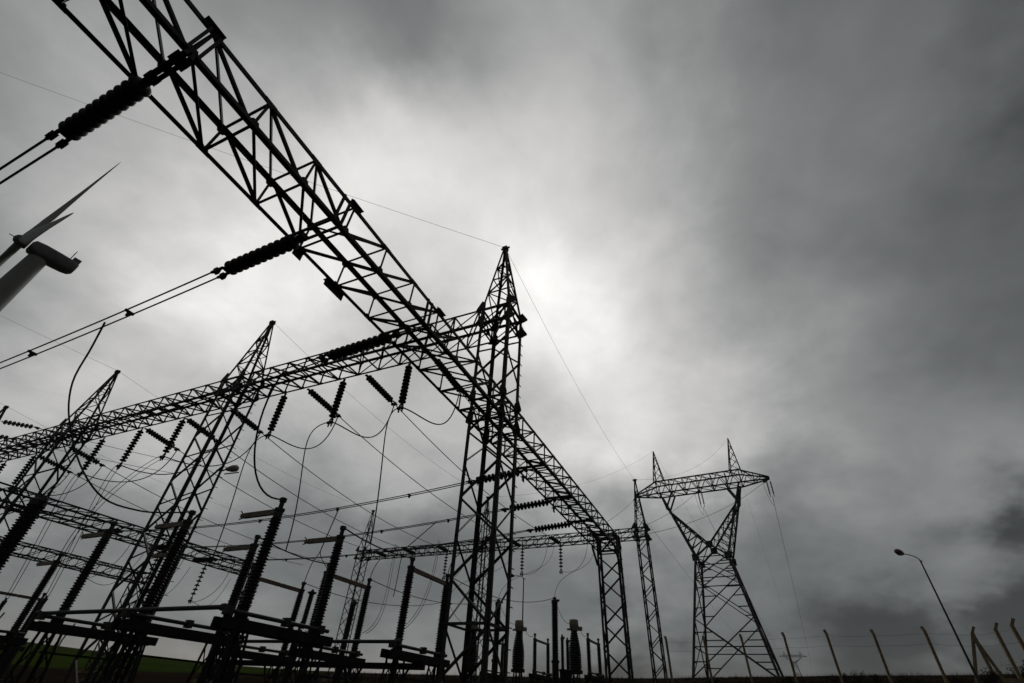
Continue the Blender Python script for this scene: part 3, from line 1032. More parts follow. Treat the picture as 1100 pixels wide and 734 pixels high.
def apparatus(name, label, group, a, b, zbot, ztop, r, kind):
    p = W(a, b, zbot)
    q = W(a, b, ztop)
    gz = ground_z(p.x, p.y)
    t = thing(name, (p.x, p.y, gz), label, {'ct': 'transformer', 'breaker': 'circuit breaker', 'post': 'post insulator', 'arrester': 'surge arrester'}[kind], group)
    org = t.location
    L = q.z - p.z
    s = MB()
    if kind in ('ct', 'arrester'):
        lattice_stand(s, p.x, p.y, p.z - 0.02, 0.42)
    else:
        s.lathe([(0.17, min(gz, p.z - 0.3) - 0.1 - p.z), (0.17, -0.04), (0.21, -0.03), (0.21, 0.06)], p)
    s.build('support', M_BASE, t, org)
    i = MB()
    if kind == 'ct':
        k = 16
        prof = [(r * 0.9, 0), (r * 0.9, 0.05)]
        body = L * 0.76
        for j in range(k):
            u = j / (k - 1)
            rr = r * (1.02 if u < 0.35 else 1.02 - 0.52 * ((u - 0.35) / 0.65) ** 1.3)
            z = 0.06 + u * (body - 0.1)
            prof += [(rr * 0.86, z), (rr, z + body / k * 0.45), (rr * 0.86, z + body / k * 0.9)]
        prof += [(r * 0.5, body + 0.02)]
        i.lathe(prof, p, n=16)
        i.build('bottle_insulator', M_PORC, t, org)
        h = MB()
        z = body + 0.02
        h.lathe([(r * 0.52, z), (r * 0.66, z + 0.06), (r * 0.66, z + L * 0.09), (r * 0.70, z + L * 0.10), (r * 0.70, L), (r * 0.62, L + 0.03)], p, n=16)
        h.box(p + V((0, -r * 0.95, z + L * 0.05)), (0.07, 0, 0), (0, r * 0.35, 0), (0, 0, 0.10))
        h.box(p + V((0, r * 0.85, z + L * 0.04)), (0.05, 0, 0), (0, r * 0.25, 0), (0, 0, 0.05))
        h.build('head_tank', M_CAP, t, org)
        bx = MB()
        bx.lathe([(r * 0.7, -0.22), (r * 0.8, -0.20), (r * 0.8, 0.0)], p)
        for sx in (-1, 1):
            bx.box(p + V((0, sx * r * 0.92, -0.12)), (0.08, 0, 0), (0, 0.06, 0), (0, 0, 0.09))
        bx.build('base_tank', M_BASE, t, org)
    else:
        shed_stack(i, p + V((0, 0, 0.05)), q - V((0, 0, 0.15)), r, 0.07, r * 0.72)
        i.build('post_insulator', M_PORC, t, org)
        h = MB()
        if kind == 'arrester':
            h.lathe([(r * 0.7, -0.16), (r * 1.5, -0.12), (r * 1.5, -0.06), (r * 0.7, -0.04), (r * 0.3, 0.08)], q)
        else:
            h.lathe([(r * 0.9, -0.17), (r * 0.95, -0.02), (r * 0.55, 0.02), (r * 0.5, 0.12)], q)
            h.box(q + V((0, -r * 0.6, -0.04)), (0.05, 0, 0), (0, r * 0.8, 0), (0, 0, 0.05))
        h.build('metal_cap', M_STEEL2, t, org)
    return t


ca = 4.42
for k, b in enumerate((1.372, 1.885, 2.345)):
    apparatus('current_transformer', 'dark bottle shaped current transformer with beige head, %s of three from the right' % ordi(k), 'bottle shaped current transformers', ca, b, 0.300, 0.648, 0.385, 'ct')
for k, b in enumerate((1.335, 1.82, 2.30)):
    apparatus('breaker_pole', 'tall slim dark circuit breaker column near the bottle transformers, %s from the right' % ordi(k), 'circuit breaker columns', 3.82, b, 0.30, 0.70, 0.19, 'breaker')
apparatus('surge_arrester', 'dark surge arrester with wide cap between the disconnectors', 'slim posts behind the disconnectors', 3.10, 3.13, 0.42, 0.685, 0.16, 'arrester')
apparatus('breaker_pole', 'dark breaker column behind the middle closed disconnector', 'circuit breaker columns', 3.60, 3.12, 0.40, 0.69, 0.19, 'breaker')
apparatus('voltage_transformer', 'thick dark ribbed column at the far left edge', None, 0.92, 2.545, 0.19, 0.590, 0.22, 'breaker')
for k, (a, b, z0, z1) in enumerate(((4.12, 1.38, 0.27, 0.49), (4.22, 1.37, 0.27, 0.48), (3.4, 3.46, .36, .50), (3.0, 3.62, .36, .47), (1.9, 4.25, .22, .45), (1.9, 4.75, .22, .45))):
    apparatus('post_insulator_stand', ['short dark post just left of the rightmost bottle transformer', 'second short post beside the rightmost bottle transformer',
              'short post between the closed disconnectors', 'short post left of the surge arrester', 'short post by the left edge under a twin dropper wire', 'short post at the very left edge of the photo'][k], 'short posts', a, b, z0, z1, 0.10, 'post')

# ---- droppers and links between conductors and switchgear
def top0(b, zt=0.535, a=1.20):
    return W(a, b, zt) + V((0, 0, 0.32))


def dropper(pts, label, r=0.020, group='dropper wires'):
    wire('dropper_wire', pts, r, label, 'wire', group)


c0 = bus_at(2, 1.385)
dropper(bez(c0, c0 + V((0.2, 0.9, -1.3)), W(1.22, 1.72, 0.60), top0(PH1[0])), 'thick wire curving down from the third busbar to the nearest open disconnector', 0.024)
c0 = bus_at(1, 1.716)
dropper(smooth([c0, W(.54, 1.89, .92), W(.61, 2.06, .86), W(.70, 2.15, .775), W(.79, 2.08, .625), W(.886, 2.01, .53), W(1.0, 1.98, .520), W(1.10, 1.985, .545), top0(PH1[1])]), 'thick wire drooping in a long curve from the second busbar to the middle open disconnector', 0.021)
c0 = bus_at(0, 2.80)
dropper(bez(c0, c0 + V((0.0, 1.2, -2.3)), top0(PH1[2]) + V((-1.5, 1.2, -.2)), top0(PH1[2])), 'thick wire drooping from the first busbar to the farthest open disconnector', 0.024)
PH2 = (1.41, 1.925, 2.42)
mids = []
for k in range(3):
    p = W(1.54, PH1[k], 0.535) + V((0, 0, 0.32))
    q = W(1.97, PH2[k], 0.512) + V((0, 0, 0.32))
    pts = cat(p, q, 0.12)
    mids.append(pts[9])
    dropper(pts, 'short cable joining the open and closed disconnectors, %s of three' % ptx[k], 0.02)
    s_ = sus_end[k]
    e = mids[k]
    for sgn in (-1, 1):
        pass
    dropper(bez(s_, s_ + V((0, (1.0, 2.0, 1.6)[k], 0.05)), e + V((0, 0.15, 3.0)), e), 'long dropper wire from the hanging string to the disconnector cable, %s of three' % ptx[k], 0.021)
for k in range(3):
    s_ = sus_end[3 + k]
    e = (W(1.54, 3.56, 0.552) + V((0, 0, 0.32)), W(1.9, 4.25, 0.45) + V((0, 0, 0.1)), W(1.9, 4.75, 0.45) + V((0, 0, 0.1)))[k]
    t = thing('dropper_wire', s_, 'twin dropper wire from a hanging string beyond the second tower, %s of three' % ptx[k], 'wire', 'dropper wires')
    for sgn in (-0.10, 0.10):
        m = MB()
        m.tube(bez(s_ + V((sgn, 0, 0)), s_ + V((sgn, 0.9, -0.2)), e + V((sgn, 0.3, 2.4)), e + V((sgn * .6, 0, 0))), 0.014, 6)
        m.build('conductor', M_WIRE, t, s_)
# second posts of the closed set to the busbars behind, and on to the breakers
for k in range(3):
    p = W(2.31, PH2[k], 0.512) + V((0, 0, 0.32))
    c0 = bus_at(*((5, 1.35), (4, 1.70), (3, 2.119))[k])
    t = thing('dropper_wire', c0, 'twin dropper wire from a far busbar to the closed disconnectors, %s of three' % ptx[k], 'wire', 'dropper wires')
    fork = c0.lerp(p, 0.45) + V((0, 0, -0.3 if k == 2 else 0.0))
    m = MB()
    m.tube([c0, c0.lerp(fork, 0.5), fork], 0.022, 6)
    m.build('conductor', M_WIRE, t, c0)
    for e_ in (p, p + V((1.6, -0.1, -0.35))):
        m = MB()
        m.tube(bez(fork, fork + (fork - c0) * 0.3, e_ + V((0, -0.1, 1.2)), e_), 0.016, 6)
        m.build('conductor', M_WIRE, t, c0)
    q = W(3.82, (1.335, 1.82, 2.30)[k], 0.70) + V((0, 0, 0.1))
    dropper(cat(p, q, 0.5), 'slack wire from the closed disconnector to the breaker column, %s of three' % ptx[k], 0.014)
    q2 = W(ca, (1.372, 1.885, 2.345)[k], 0.625) + V((0, 0.25, 0))
    dropper(cat(q, q2, 0.35), 'slack wire between breaker column and bottle transformer, %s of three' % ptx[k], 0.013)
    q3 = W(4.80, (1.36, 1.88, 2.38)[k], 0.55) + V((0, 0, 0.3))
    dropper(cat(q2 - V((0, .5, 0)), q3, 0.35), 'slack wire from bottle transformer to the far disconnector, %s of three' % ptx[k], 0.013)
    f = W(5.22, far_b[k] + 0.0, BZ - 0.03)
    dropper(bez(f, f - V((0.2, 0, 3.0)), q + V((0.4, 0, 2.0)), q), 'thin vertical dropper wire under the far beam, %s of three from the right' % ordi(k), 0.013)
for k in range(2):
    f = (W(4.9, 3.168, 1.572), W(4.9, 3.79, 1.56))[k]
    g_ = (W(3.3, 2.38, 0.43), W(3.3, 2.69, 0.42))[k]
    t = thing('dropper_wire', f, 'twin dropper wire hanging from the far feeder behind the breaker column, %s' % ['right one', 'left one'][k], 'wire', 'dropper wires')
    for sgn in (-0.13, 0.13):
        m = MB()
        m.tube(bez(f + V((sgn, 0, 0)), f + V((sgn, 0, -4.0)), g_ + V((sgn + 1.6, 0, 0.6)), g_ + V((sgn, 0, 0))), 0.018, 6)
        m.build('conductor', M_WIRE, t, f)


# ------------------------------------------------------------------ big delta pylon
def pylon(cx, cy, rot, zbase, zw, zc, zp, wb, ww, half, label, group, s=1.0, simple=False):
    t = thing('transmission_pylon', (cx, cy, zbase), label, 'pylon', group)
    t.rotation_euler = (0, 0, rot)
    T = 2.0 * s if simple else 1.0

    def mk(name, segs, size):
        m = MB()
        for p, q in segs:
            m.bar(p, q, size, size * 0.8, (0.3, 0.9, 0.1))
        return m.build(name, M_STEEL, t)
    hb, hw = wb / 2, ww / 2
    zw, zc, zp = zw - zbase, zc - zbase, zp - zbase
    cor = [(-1, -1), (1, -1), (1, 1), (-1, 1)]
    body = lambda k, u: V((cor[k][0] * (hb + (hw - hb) * u), cor[k][1] * (hb + (hw - hb) * u), zw * u))
    for k in range(4):
        mk('leg', [(body(k, -0.06), body(k, 1))], 0.23 * T)
    lv = [0.0, 0.45, 0.80, 1.0]
    for f in range(4):
        g = (f + 1) % 4
        seg = []
        for a, b in zip(lv, lv[1:]):
            seg += [(body(f, a), body(g, b)), (body(g, a), body(f, b))]
            mx = (body(f, a) + body(g, b)) / 2
            for u in (0.25, 0.75):
                for (c, d) in ((f, g), (g, f)):
                    e = body(c, a + (b - a) * u)
                    w0 = u if u <= 0.5 else 1 - u
                    # redundant members from leg to diagonal
                    if not simple:
                        dp = body(c, a).lerp(body(d, b), u) if u <= 0.5 else body(d, a).lerp(body(c, b), u)
                        seg.append((e, dp))
        for u in (0.225, 0.80, 1.0):
            seg.append((body(f, u), body(g, u)))
        mk('lacing', seg, 0.10 * T)
    # head: two slanting arms from the waist up to the cross girder, an open window between
    ko, ki, hy = half * 0.585, half * 0.49, 0.95 * s
    zwin = zc - 2.3 * s
    for sx in (-1, 1):
        out_, inn = [], []
        lc_ = []
        for sy in (-1, 1):
            o0, o1 = V((sx * hw, sy * hw, zw)), V((sx * ko, sy * hy, zc))
            i0, i1 = V((0, sy * hw * 0.85, zw + 1.5 * s)), V((sx * (ki + 0.25 * s), sy * hy, zwin))
            b0 = V((sx * hw, sy * hw, zw))
            out_ += [(o0, o1)]
            inn += [(i0, i1), (b0, i0), (i1, V((sx * (ki - 0.9 * s), sy * hy, zc)))]
            n = 8
            for j in range(n):
                lc_ += [(o0.lerp(o1, j / n * 0.86), i0.lerp(i1, (j + 1) / n)), (o0.lerp(o1, (j + 1) / n * 0.86), i0.lerp(i1, (j + 1) / n))]
            lc_ += [(i1, o1), (i1, o0.lerp(o1, 0.86))]
        n = 6
        for j in range(n):
            A0, A1 = V((sx * hw, -hw, zw)), V((sx * ko, -hy, zc))
            B0, B1 = V((sx * hw, hw, zw)), V((sx * ko, hy, zc))
            lc_ += [(A0.lerp(A1, j / n), B0.lerp(B1, (j + 1) / n)), (B0.lerp(B1, j / n), A0.lerp(A1, j / n))]
            A0, A1 = V((0, -hw * .85, zw + 1.5 * s)), V((sx * (ki + .25 * s), -hy, zwin))
            B0, B1 = V((0, hw * .85, zw + 1.5 * s)), V((sx * (ki + .25 * s), hy, zwin))
            lc_ += [(A0.lerp(A1, j / n), B0.lerp(B1, (j + 1) / n))]
        mk('head_arm', out_ + inn, 0.19 * T)
        mk('lacing', lc_, 0.085 * T)
    # cross girder with tapering ends
    hz = 1.75 * s
    seg, lc_ = [], []
    xs = [half * k for k in (-1, -0.8, -0.62, -0.42, -0.21, 0, 0.21, 0.42, 0.62, 0.8, 1)]

    def G(x, sy, topp):
        u = max(0.0, (abs(x) - half * 0.62) / (half * 0.38))
        y = sy * hy * (1 - 0.9 * u)
        zz = zc + 0.25 * s * u if not topp else zc + hz - (hz - 0.5 * s) * u
        return V((x, y, zz))
    for a, b in zip(xs, xs[1:]):
        for sy in (-1, 1):
            for tp in (0, 1):
                seg.append((G(a, sy, tp), G(b, sy, tp)))
            m_ = (a + b) / 2
            lc_ += [(G(a, sy, 0), G(m_, sy, 1)), (G(m_, sy, 1), G(b, sy, 0)), (G(a, sy, 0), G(a, sy, 1))]
        for tp in (0, 1):
            lc_ += [(G(a, -1, tp), G(b, 1, tp)), (G(a, -1, tp), G(a, 1, tp))]
    mk('cross_girder', seg, 0.16 * T)
    mk('lacing', lc_, 0.085 * T)
    for sx in (-1, 1):
        x0, x1, xa = half * 0.50, half * 0.66, half * 0.60
        seg = []
        ap = V((sx * xa, 0, zp))
        bs = [V((sx * x0, -hy, zc + hz)), V((sx * x1, -hy * .9, zc + hz * .9)), V((sx * x1, hy * .9, zc + hz * .9)), V((sx * x0, hy, zc + hz))]
        lc2 = []
        for k in range(4):
            seg.append((bs[k], ap))
            n = 5
            for j in range(n - 1):
                a, b = bs[k].lerp(ap, j / n), bs[(k + 1) % 4].lerp(ap, (j + 1) / n)
                lc2.append((a, b))
        mk('earth_wire_peak', seg, 0.11 * T)
        mk('lacing', lc2, 0.07 * T)
    if not simple:
        for p in (V((0, -hw * .85, zw + 1.5)), V((0, hw * .85, zw + 1.5)), V((hw, -hw, zw)), V((-hw, -hw, zw)), V((hw, hw, zw)), V((-hw, hw, zw))):
            g = MB()
            g.box(p, (0.42, 0, 0), (0, 0.05, 0), (0, 0, 0.40))
            g.build('gusset_plate', M_STEEL, t)
    return t


# layout: seen almost along +X, so its girder runs along Y
PX, PY = 68.0, 2.0
pz = ground_z(PX, PY)
pyl = pylon(PX, PY, R(90 - 5.0), pz, 0.2415 * 68 + EYE, 0.376 * 68 + EYE, 0.4785 * 68 + EYE, 8.5, 3.9, 9.1, 'large delta shaped lattice transmission pylon with two peaks, on the right', 'delta shaped pylons')
fa = R(-3.25)
FX, FY = 860 * math.cos(fa), 860 * math.sin(fa)
fz = ground_z(FX, FY)
pylon(FX, FY, R(90), fz, fz + 15.5, fz + 23.0, fz + 29.5, 8.0, 3.6, 17.0, 'tiny pale pylon far away on the horizon right of the large pylon', 'delta shaped pylons', simple=True)


def pyl_pt(x, y, z):
    return pyl.matrix_basis @ V((x, y, z - pz))


def short_string(p, q, label, n=9):
    p, q = V(p), V(q)
    t = thing('insulator_string', p, label, 'insulator', 'strings on the large pylon')
    d = (q - p).normalized()
    m = MB()
    prof = [(0.03, 0)]
    L = (q - p).length
    for i in range(n):
        z = 0.1 + i * (L - 0.2) / n
        prof += [(0.05, z), (0.13, z + 0.06), (0.13, z + 0.09), (0.05, z + 0.12)]
    prof.append((0.03, L))
    m.lathe(prof, p, d, 10)
    m.build('disc_stack', M_PORC, t, p)
    e = MB()
    e.tube([q - d * 0.05, q + d * 0.25], 0.04, 6)
    e.build('clamp', M_STEEL, t, p)
    return q + d * 0.25


# line conductors: substation far beam -> pylon, then on to the distant pylon
zt_ = 0.376 * 68 + EYE
for k, x in enumerate((8.9, 0.0, -8.9)):
    nm = ['left', 'middle', 'right'][k]
    arm = pyl_pt(x, 0, zt_ + (0.2 if k != 1 else -0.05))
    p = W(BX1, [2.32, 1.82, 1.34][k], BZ + 0.03)
    d = p - arm
    e = short_string(arm, arm + (d.normalized() + V((0, 0, -0.12))).normalized() * 1.7, '%s insulator string on the near side of the large pylon' % nm)
    wire('line_conductor', cat(p, e, 1.3), 0.02, '%s line wire from the far beam up to the large pylon' % nm, 'conductor', 'line wires on the large pylon')
    far = V((FX, FY + (x * 1.8), fz + 23.0))
    d = far - arm
    # two parallel strings hanging steeply on the outgoing side
    for sgn in (-1, 1):
        e2 = short_string(arm + V((0.3, sgn * 0.22, -.1)), arm + V((0.95, sgn * 0.22, -1.75)), '%s hanging insulator string of the %s pair on the large pylon' % (['left', 'right'][sgn > 0], nm))
    st = arm + V((1.05, 0, -1.95))
    wire('line_conductor', cat(st, far, 17.0, 60), 0.022, '%s thin line wire sagging from the large pylon towards the distant one' % nm, 'conductor', 'line wires beyond the large pylon')
    wire('jumper_loop', bez(e, e + V((0, 0, -2.6)), st + V((0, 0, -2.2)), st), 0.018, '%s jumper loop under the girder of the large pylon' % nm, 'jumper', 'jumper loops on the large pylon')
for sx in (-1, 1):
    ap = pyl_pt(sx * 9.0 * 0.60, 0, 0.4785 * 68 + EYE)
    nm = ['right', 'left'][sx > 0]
    wire('earth_wire', cat(W(5.465, 0.862 if sx < 0 else 2.85, ZPK), ap, 1.6), 0.009, 'earth wire rising to the %s peak of the large pylon' % nm, 'wire', 'earth wires')
    wire('earth_wire', cat(ap, V((FX, FY + sx * 9, fz + 29.5)), 14.0, 60), 0.010, 'earth wire sagging from the %s peak of the large pylon to the horizon' % nm, 'wire', 'earth wires')


# ------------------------------------------------------------------ wind turbine
def turbine():
    az = R(82.0)
    er = V((math.cos(az), math.sin(az), 0))
    et = V((math.sin(az), -math.cos(az), 0))          # rotor axis lies across the view
    D = 70.0
    base = er * D
    gz = ground_z(base.x, base.y)
    hubz = D * math.tan(R(30.5)) + EYE
    t = thing('wind_turbine', (base.x, base.y, gz), 'wind turbine at upper left seen from below, rotor edge on', 'wind turbine')
    org = t.location
    m = MB()
    m.lathe([(1.75, -0.5), (1.7, 2)] + [(1.7 - 0.76 * i / 12, 2 + (hubz - gz - 3.2) * i / 12) for i in range(1, 13)], org, n=32)
    m.build('tower', M_WHITE, t, org)
    # nacelle: rounded box along the rotor axis, upturned tail
    n = MB()
    hub = base + V((0, 0, hubz)) - et * 1.45
    prof = [(-0.9, 0.5, 0.0), (-0.7, 0.82, 0.0), (0.2, 0.95, 0.0), (1.6, 0.98, 0.0), (2.9, 0.93, 0.05), (3.5, 0.85, 0.12), (3.8, 0.62, 0.2)]
    vs = []
    K = 20
    for s, r, dz in prof:
        for k in range(K):
            th = 2 * math.pi * k / K
            c_, s_ = math.cos(th), math.sin(th)
            e = 0.55
            cx = math.copysign(abs(c_) ** e, c_)
            sy = math.copysign(abs(s_) ** e, s_)
            vs.append(hub + et * (s + 0.9) + er * cx * r + V((0, 0, sy * r * 0.95 + dz)))
    fs = [(i * K + k, i * K + (k + 1) % K, (i + 1) * K + (k + 1) % K, (i + 1) * K + k) for i in range(len(prof) - 1) for k in range(K)]
    n.add(vs, fs, True)
    n.add(vs[:K], [tuple(range(K - 1, -1, -1))])
    n.add(vs[-K:], [tuple(range(K))])
    n.box(hub + et * 4.2 + V((0, 0, 0.85)), et * 0.40, er * 0.6, V((0, 0, 0.55)))
    no = n.build('nacelle', M_DARKN, t, org)
    h = MB()
    h.lathe([(0.12, -1.0), (0.45, -0.85), (0.68, -0.45), (0.72, 0.3), (0.66, 0.45)], hub - et * 0.55, et, 20)
    h.build('hub', M_DARKN, t, org)
    v_ = MB()
    v_.tube([hub - et * 1.5, hub - et * 2.0], 0.05, 6)
    v_.tube([hub + et * 3.6 + V((0, 0, 0.9)), hub + et * 3.6 + V((0, 0, 2.4))], 0.05, 6)
    v_.tube([hub + et * 3.6 + V((0, 0, 2.3)) - er * .5, hub + et * 3.6 + V((0, 0, 2.3)) + er * .5], 0.04, 6)
    v_.build('wind_vane', M_DARKN, no, org)
    c0 = hub - et * 0.75
    for al in (79.6, 199.6, 319.6):
        al = R(al)
        ery = (er - et * 0.040).normalized()
        dv = (ery * math.cos(al) + V((0, 0, math.sin(al))) + et * 0.03).normalized()
        cv = ery * -math.sin(al) + V((0, 0, math.cos(al)))
        b = MB()
        L = 23.0
        st = [(0.4, 0.42, 0.42), (1.6, 0.44, 0.40), (3.0, 0.78, 0.29), (5.0, 0.86, 0.20), (9.0, 0.60, 0.12), (14.0, 0.36, 0.075), (19.0, 0.22, 0.045), (22.0, 0.11, 0.025), (L, 0.04, 0.012)]
        vs = []
        K = 14
        for s, ch, th in st:
            tw = R(78 - 10 * min(1, s / 6))
            # pitched blade: chord mostly along the rotor axis near the root
            cd_ = (cv * math.sin(tw) * 0.9 + et * math.cos(tw)).normalized()
            nd = dv.cross(cd_)
            for k in range(K):
                a = 2 * math.pi * k / K
                vs.append(c0 + dv * s + cd_ * (math.cos(a) * ch) + nd * (math.sin(a) * th))
        fs = [(i * K + k, i * K + (k + 1) % K, (i + 1) * K + (k + 1) % K, (i + 1) * K + k) for i in range(len(st) - 1) for k in range(K)]
        b.add(vs, fs, True)
        b.add(vs[:K], [tuple(range(K - 1, -1, -1))])
        b.add(vs[-K:], [tuple(range(K))])
        b.build('blade', M_WHITE, t, org)


turbine()


# ------------------------------------------------------------------ street lamps
def street_lamp(base, bend, head, label, red=True):
    base, bend, head = V(base), V(bend), V(head)
    t = thing('street_lamp', base, label, 'street lamp', 'street lamps')
    m = MB()
    m.tube([base - V((0, 0, 0.3)), base.lerp(bend, 0.5), bend], 0.075, 10, r2=0.045)
    m.lathe([(0.13, -0.2), (0.13, 0.5), (0.09, 0.55)], base, n=10)
    m.build('pole', M_STEEL2, t, base)
    d = head - bend
    a = MB()
    a.tube(bez(bend - V((0, 0, 0.1)), bend + V((0, 0, 0.25)), bend + d * 0.5 + V((0, 0, 0.12)), head), 0.03, 8)
    a.tube([bend - V((d.x, d.y, 0)).normalized() * 0.2 - V((0, 0, 0.05)), bend + V((d.x, d.y, 0)).normalized() * 0.1], 0.03, 6)
    a.build('arm', M_STEEL2, t, base)
    h = MB()
    dh = V((d.x, d.y, 0.12 * d.length)).normalized()
    h.lathe([(0.05, -0.1), (0.10, 0.0), (0.17, 0.15), (0.20, 0.40), (0.16, 0.62), (0.06, 0.72)], head - dh * 0.05, dh, 14)
    ho = h.build('lamp_head', M_RED if red else M_STEEL2, t, base)
    g = MB()
    c = head + dh * 0.34 - V((0, 0, 0.14))
    g.lathe([(0.16, 0.03), (0.14, -0.03), (0.07, -0.07)], c, (0, 0, 1), 12)
    g.build('lens', M_GLASS, ho, base)


la = R(-15.8)
lb = V((45 * math.cos(la), 45 * math.sin(la), 0))
lb.z = ground_z(lb.x, lb.y)
lbend = V((lb.x, lb.y, 45 * math.tan(R(12.15)) + EYE))
ha = R(-14.75)
lh = V((43.4 * math.cos(ha), 43.4 * math.sin(ha), 0.2275 * 43.4 + EYE))
street_lamp(lb, lbend, lh, 'leaning looking street lamp with reddish head beyond the fence on the right')
p = W(6.2, 2.60, 0)
p.z = ground_z(p.x, p.y)
street_lamp(p, W(6.2, 2.60, 1.40), W(6.14, 2.73, 1.425), 'far street lamp seen between the central tower and the bottle transformers', red=False)
# floodlight bracket on the second tower
t = thing('floodlight', W(1.722, 2.77, 1.085), 'pale greenish floodlight on a bracket on the second tower', 'floodlight')
org = t.location
m = MB()
hd = W(1.785, 2.775, 1.118)
m.tube([org + V((-0.1, 0.15, -0.05)), org + V((0.1, 0, 0)), hd - (hd - org).normalized() * 0.25], 0.035, 8)
m.build('bracket', M_STEEL2, t, org)
m = MB()
dv = (hd - org).normalized()
m.lathe([(0.05, -0.26), (0.09, -0.18), (0.15, 0.05), (0.155, 0.24), (0.10, 0.31)], hd, dv, 14)
hh = m.build('lamp_head', M_CAP, t, org)
m = MB()
m.box(hd + dv * 0.12 - V((0, 0, 0.22)), dv * 0.25, V((-dv.y, dv.x, 0)) * 0.16, V((0, 0, 0.03)))
m.build('lens', M_GLASS, hh, org)


# ------------------------------------------------------------------ fence
# azimuth, distance and slope of the line of sight to the post top
FENCE = [(7.88, 46, 0.118), (4.2, 46, 0.119), (0.72, 46, 0.122), (-2.98, 46, 0.124), (-6.57, 46, 0.127), (-10.1, 46, 0.1255), (-13.8, 46, 0.127), (-16.88, 45.5, 0.123),
         (-18.3, 43, 0.126), (-19.5, 40, 0.130), (-21.2, 37, 0.134), (-23.5, 34, 0.138)]


def fence():
    def spot(az, d):
        b = V((d * math.cos(R(az)), d * math.sin(R(az)), 0))
        b.z = ground_z(b.x, b.y)
        return b
    base0 = spot(*FENCE[0][:2])
    t = thing('barbed_wire_fence', base0, 'leaning concrete posts strung with barbed wire along the right horizon', 'fence')
    tops = []
    rnd = random.Random(5)
    for az, d, e in FENCE:
        b = spot(az, d)
        top = V((b.x + rnd.uniform(-.05, .05), b.y + rnd.uniform(-.06, .06), e * d + EYE - 0.22))
        m = MB()
        m.bar(b - V((0, 0, 0.4)), top, 0.16, 0.16)
        bend = V((0.06, 0.06, 0.24)) if az > -15 else V((-0.05, -0.22, 0.30))
        m.bar(top - V((0, 0, 0.04)), top + bend, 0.14, 0.14)
        m.build('post', M_CONC, t, base0)
        tops.append(top)
    c = tops[7]
    for az, dz in ((-15.35, -0.05), (-17.55, -0.45)):
        m = MB()
        m.bar(spot(az, 45.8) - V((0, 0, 0.3)), c + V((0, 0, dz)), 0.15, 0.15)
        m.build('brace_post', M_CONC, t, base0)
    for k in range(2):
        m = MB()
        pts = []
        for p, q in zip(tops, tops[1:]):
            off = V((-0.10, 0, (-0.15, -0.75)[k]))
            pts += cat(p + off, q + off, 0.05, 6)[:-1]
        m.tube(pts, 0.005, 4)
        m.build('barbed_wire', M_WIRE, t, base0)


fence()
# small old posts in the field on the left
for k, (az, d, e) in enumerate(((63.4, 120, 0.22), (58.5, 125, 0.0), (68.0, 118, 0.1))):
    a = R(az)
    b = V((d * math.cos(a), d * math.sin(a), 0))
    b.z = ground_z(b.x, b.y)
    m = MB()
    m.tube([b - V((0, 0, .3)), b + V((0.02, 0.05, 1.6)), b + V((0.1, -0.5, 3.2)), b + V((0.1, -0.9, 4.0))], 0.12, 6)
    o = m.build('field_post', M_CONC, None, b)
    tag(o, 'thin bent post in the green field at far left, %s of three' % ['middle', 'right', 'left'][k], 'post', 'field posts at far left')
# low wall stub at the right edge
m = MB()
a0, a1 = R(-17.3), R(-22)
p0, p1 = V((24 * math.cos(a0), 24 * math.sin(a0), 0)), V((24 * math.cos(a1), 24 * math.sin(a1), 0))
zt = 24 * math.tan(R(3.72)) + EYE
for i in range(6):
    q0, q1 = p0.lerp(p1, i / 6), p0.lerp(p1, (i + 1) / 6 - 0.004)
    zg = ground_z(q0.x, q0.y) - 0.3
    m.box(((q0.x + q1.x) / 2, (q0.y + q1.y) / 2, (zg + zt) / 2), (q1 - q0) / 2, (q1 - q0).normalized().cross(V((0, 0, 1))) * 0.12, V((0, 0, (zt - zg) / 2)))
o = m.build('low_wall', M_CONC, None, p0)
tag(o, 'low pale concrete wall at the bottom right corner', 'wall')


# ------------------------------------------------------------------ plants
def shrub(az, d, w, h, label, n=1100, group='shrubs along the fence'):
    a = R(az)
    b = V((d * math.cos(a), d * math.sin(a), 0))
    b.z = ground_z(b.x, b.y)
    t = thing('shrub', b, label, 'shrub', group)
    st, lf = MB(), MB()
    for i in range(9):
        th = random.uniform(0, 2 * math.pi)
        tip = b + V((math.cos(th) * w * random.uniform(.2, .9), math.sin(th) * w * random.uniform(.2, .9), h * random.uniform(.6, 1.05)))
        st.tube(bez(b, b + V((0, 0, h * .3)), b.lerp(tip, .6) + V((0, 0, .1)), tip, 6), 0.018, 5, r2=0.006)
        for j in range(n // 9):
            u = random.uniform(0.1, 1.0) ** 1.2
            c = b.lerp(tip, u) + V((random.gauss(0, .13) * w, random.gauss(0, .13) * w, random.gauss(0, .07) * h))
            if c.z < b.z:
                c.z = b.z + 0.05
            q = Quaternion((random.gauss(0, 1), random.gauss(0, 1), random.gauss(0, 1), random.gauss(0, 1))).normalized()
            x, y = q @ V((0.045, 0, 0)), q @ V((0, 0.025, 0))
            lf.add([c - x, c - y, c + x, c + y], [(0, 1, 2, 3)])
    st.build('stem', M_BASE, t, b)
    lf.build('foliage', M_LEAF, t, b)


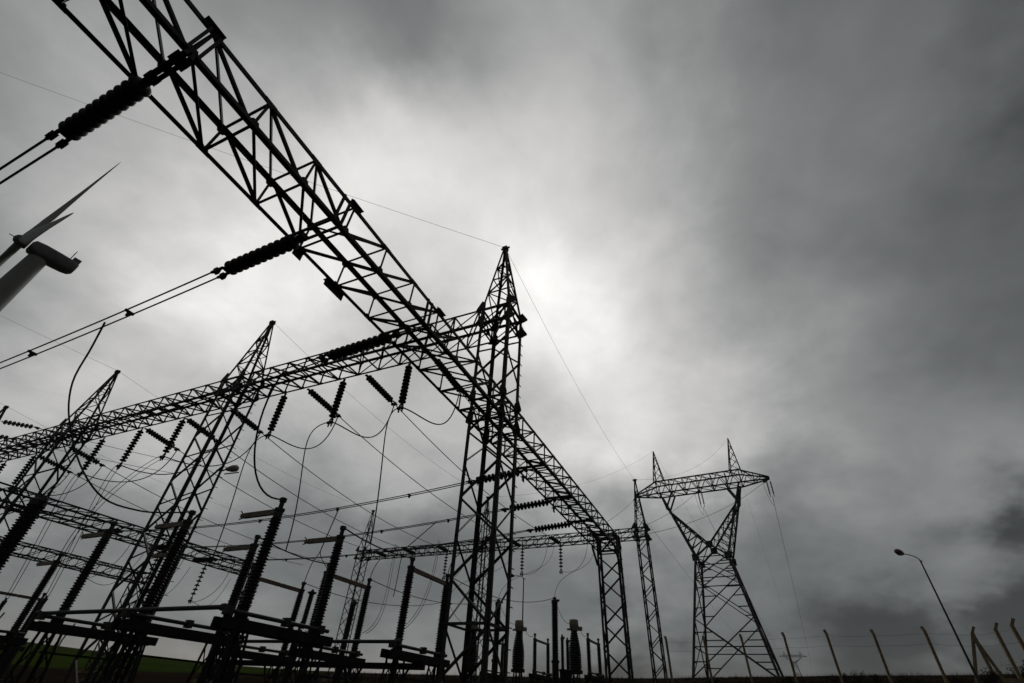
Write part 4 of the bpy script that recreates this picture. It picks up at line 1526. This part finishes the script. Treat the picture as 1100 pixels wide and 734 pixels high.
sh = [(-6.3, 47, .9, .75), (-7.7, 48, 1.1, .9), (-9.0, 47.5, .8, .7), (-11.6, 47, .9, .6), (-14.5, 47, .8, .6), (-16.6, 45.5, .9, .9), (-18.6, 45, 1.2, 1.35), (-20.4, 45, 1.3, 1.7), (3.9, 49, .8, .5), (-2.1, 49, .9, .6)]
slab = ['right of the pylon foot', 'larger one by the second fence post', 'small one between two fence posts', 'low one below the lamp', 'at the foot of the street lamp', 'beside the crossed fence posts',
        'bushy one near the right edge', 'tallest one at the right edge', 'low one left of the pylon', 'low one between the pylon legs']
for k, (az, d, w, h) in enumerate(sh):
    shrub(az, d, w, h + 0.05, 'dark leafy shrub on the right horizon, %s' % slab[k])


def grass():
    m = MB()
    for i in range(15000):
        az = random.uniform(-24, 42)
        d = random.choice((random.uniform(44, 60), random.uniform(70, 94)))
        a = R(az)
        x, y = d * math.cos(a), d * math.sin(a)
        z = ground_z(x, y)
        hh = random.uniform(0.12, 0.42) * (1.6 if random.random() < 0.06 else 1) * (0.5 + 1.0 * max(0, noise.noise(V((x * .2, y * .2, 0))) + .4))
        th = random.uniform(0, math.pi)
        w = random.uniform(0.012, 0.03)
        u = V((math.cos(th), math.sin(th), 0)) * w
        ln = V((random.gauss(0, .12), random.gauss(0, .12), 0))
        p = V((x, y, z - 0.03))
        m.add([p - u, p + u, p + V((0, 0, hh)) + ln], [(0, 1, 2)])
    o = m.build('dry_grass', M_BLADE)
    tag(o, 'thin dry grass along the crest of the ground', 'grass', kind='stuff')


grass()


# ------------------------------------------------------------------ damp overcast air
def haze():
    m = bpy.data.materials.new('damp_air')
    m.use_nodes = True
    nt = m.node_tree
    nt.nodes.clear()
    out = nt.nodes.new('ShaderNodeOutputMaterial')
    v = nt.nodes.new('ShaderNodeVolumePrincipled')
    v.inputs['Color'].default_value = (0.85, 0.87, 0.88, 1)
    v.inputs['Density'].default_value = 0.0002
    nt.links.new(v.outputs[0], out.inputs['Volume'])
    b = MB()
    b.abox(-1450, 1450, -1450, 1450, -25, 150)
    o = b.build('haze', m)
    tag(o, 'thin grey haze of the overcast air', 'haze', kind='stuff')


haze()
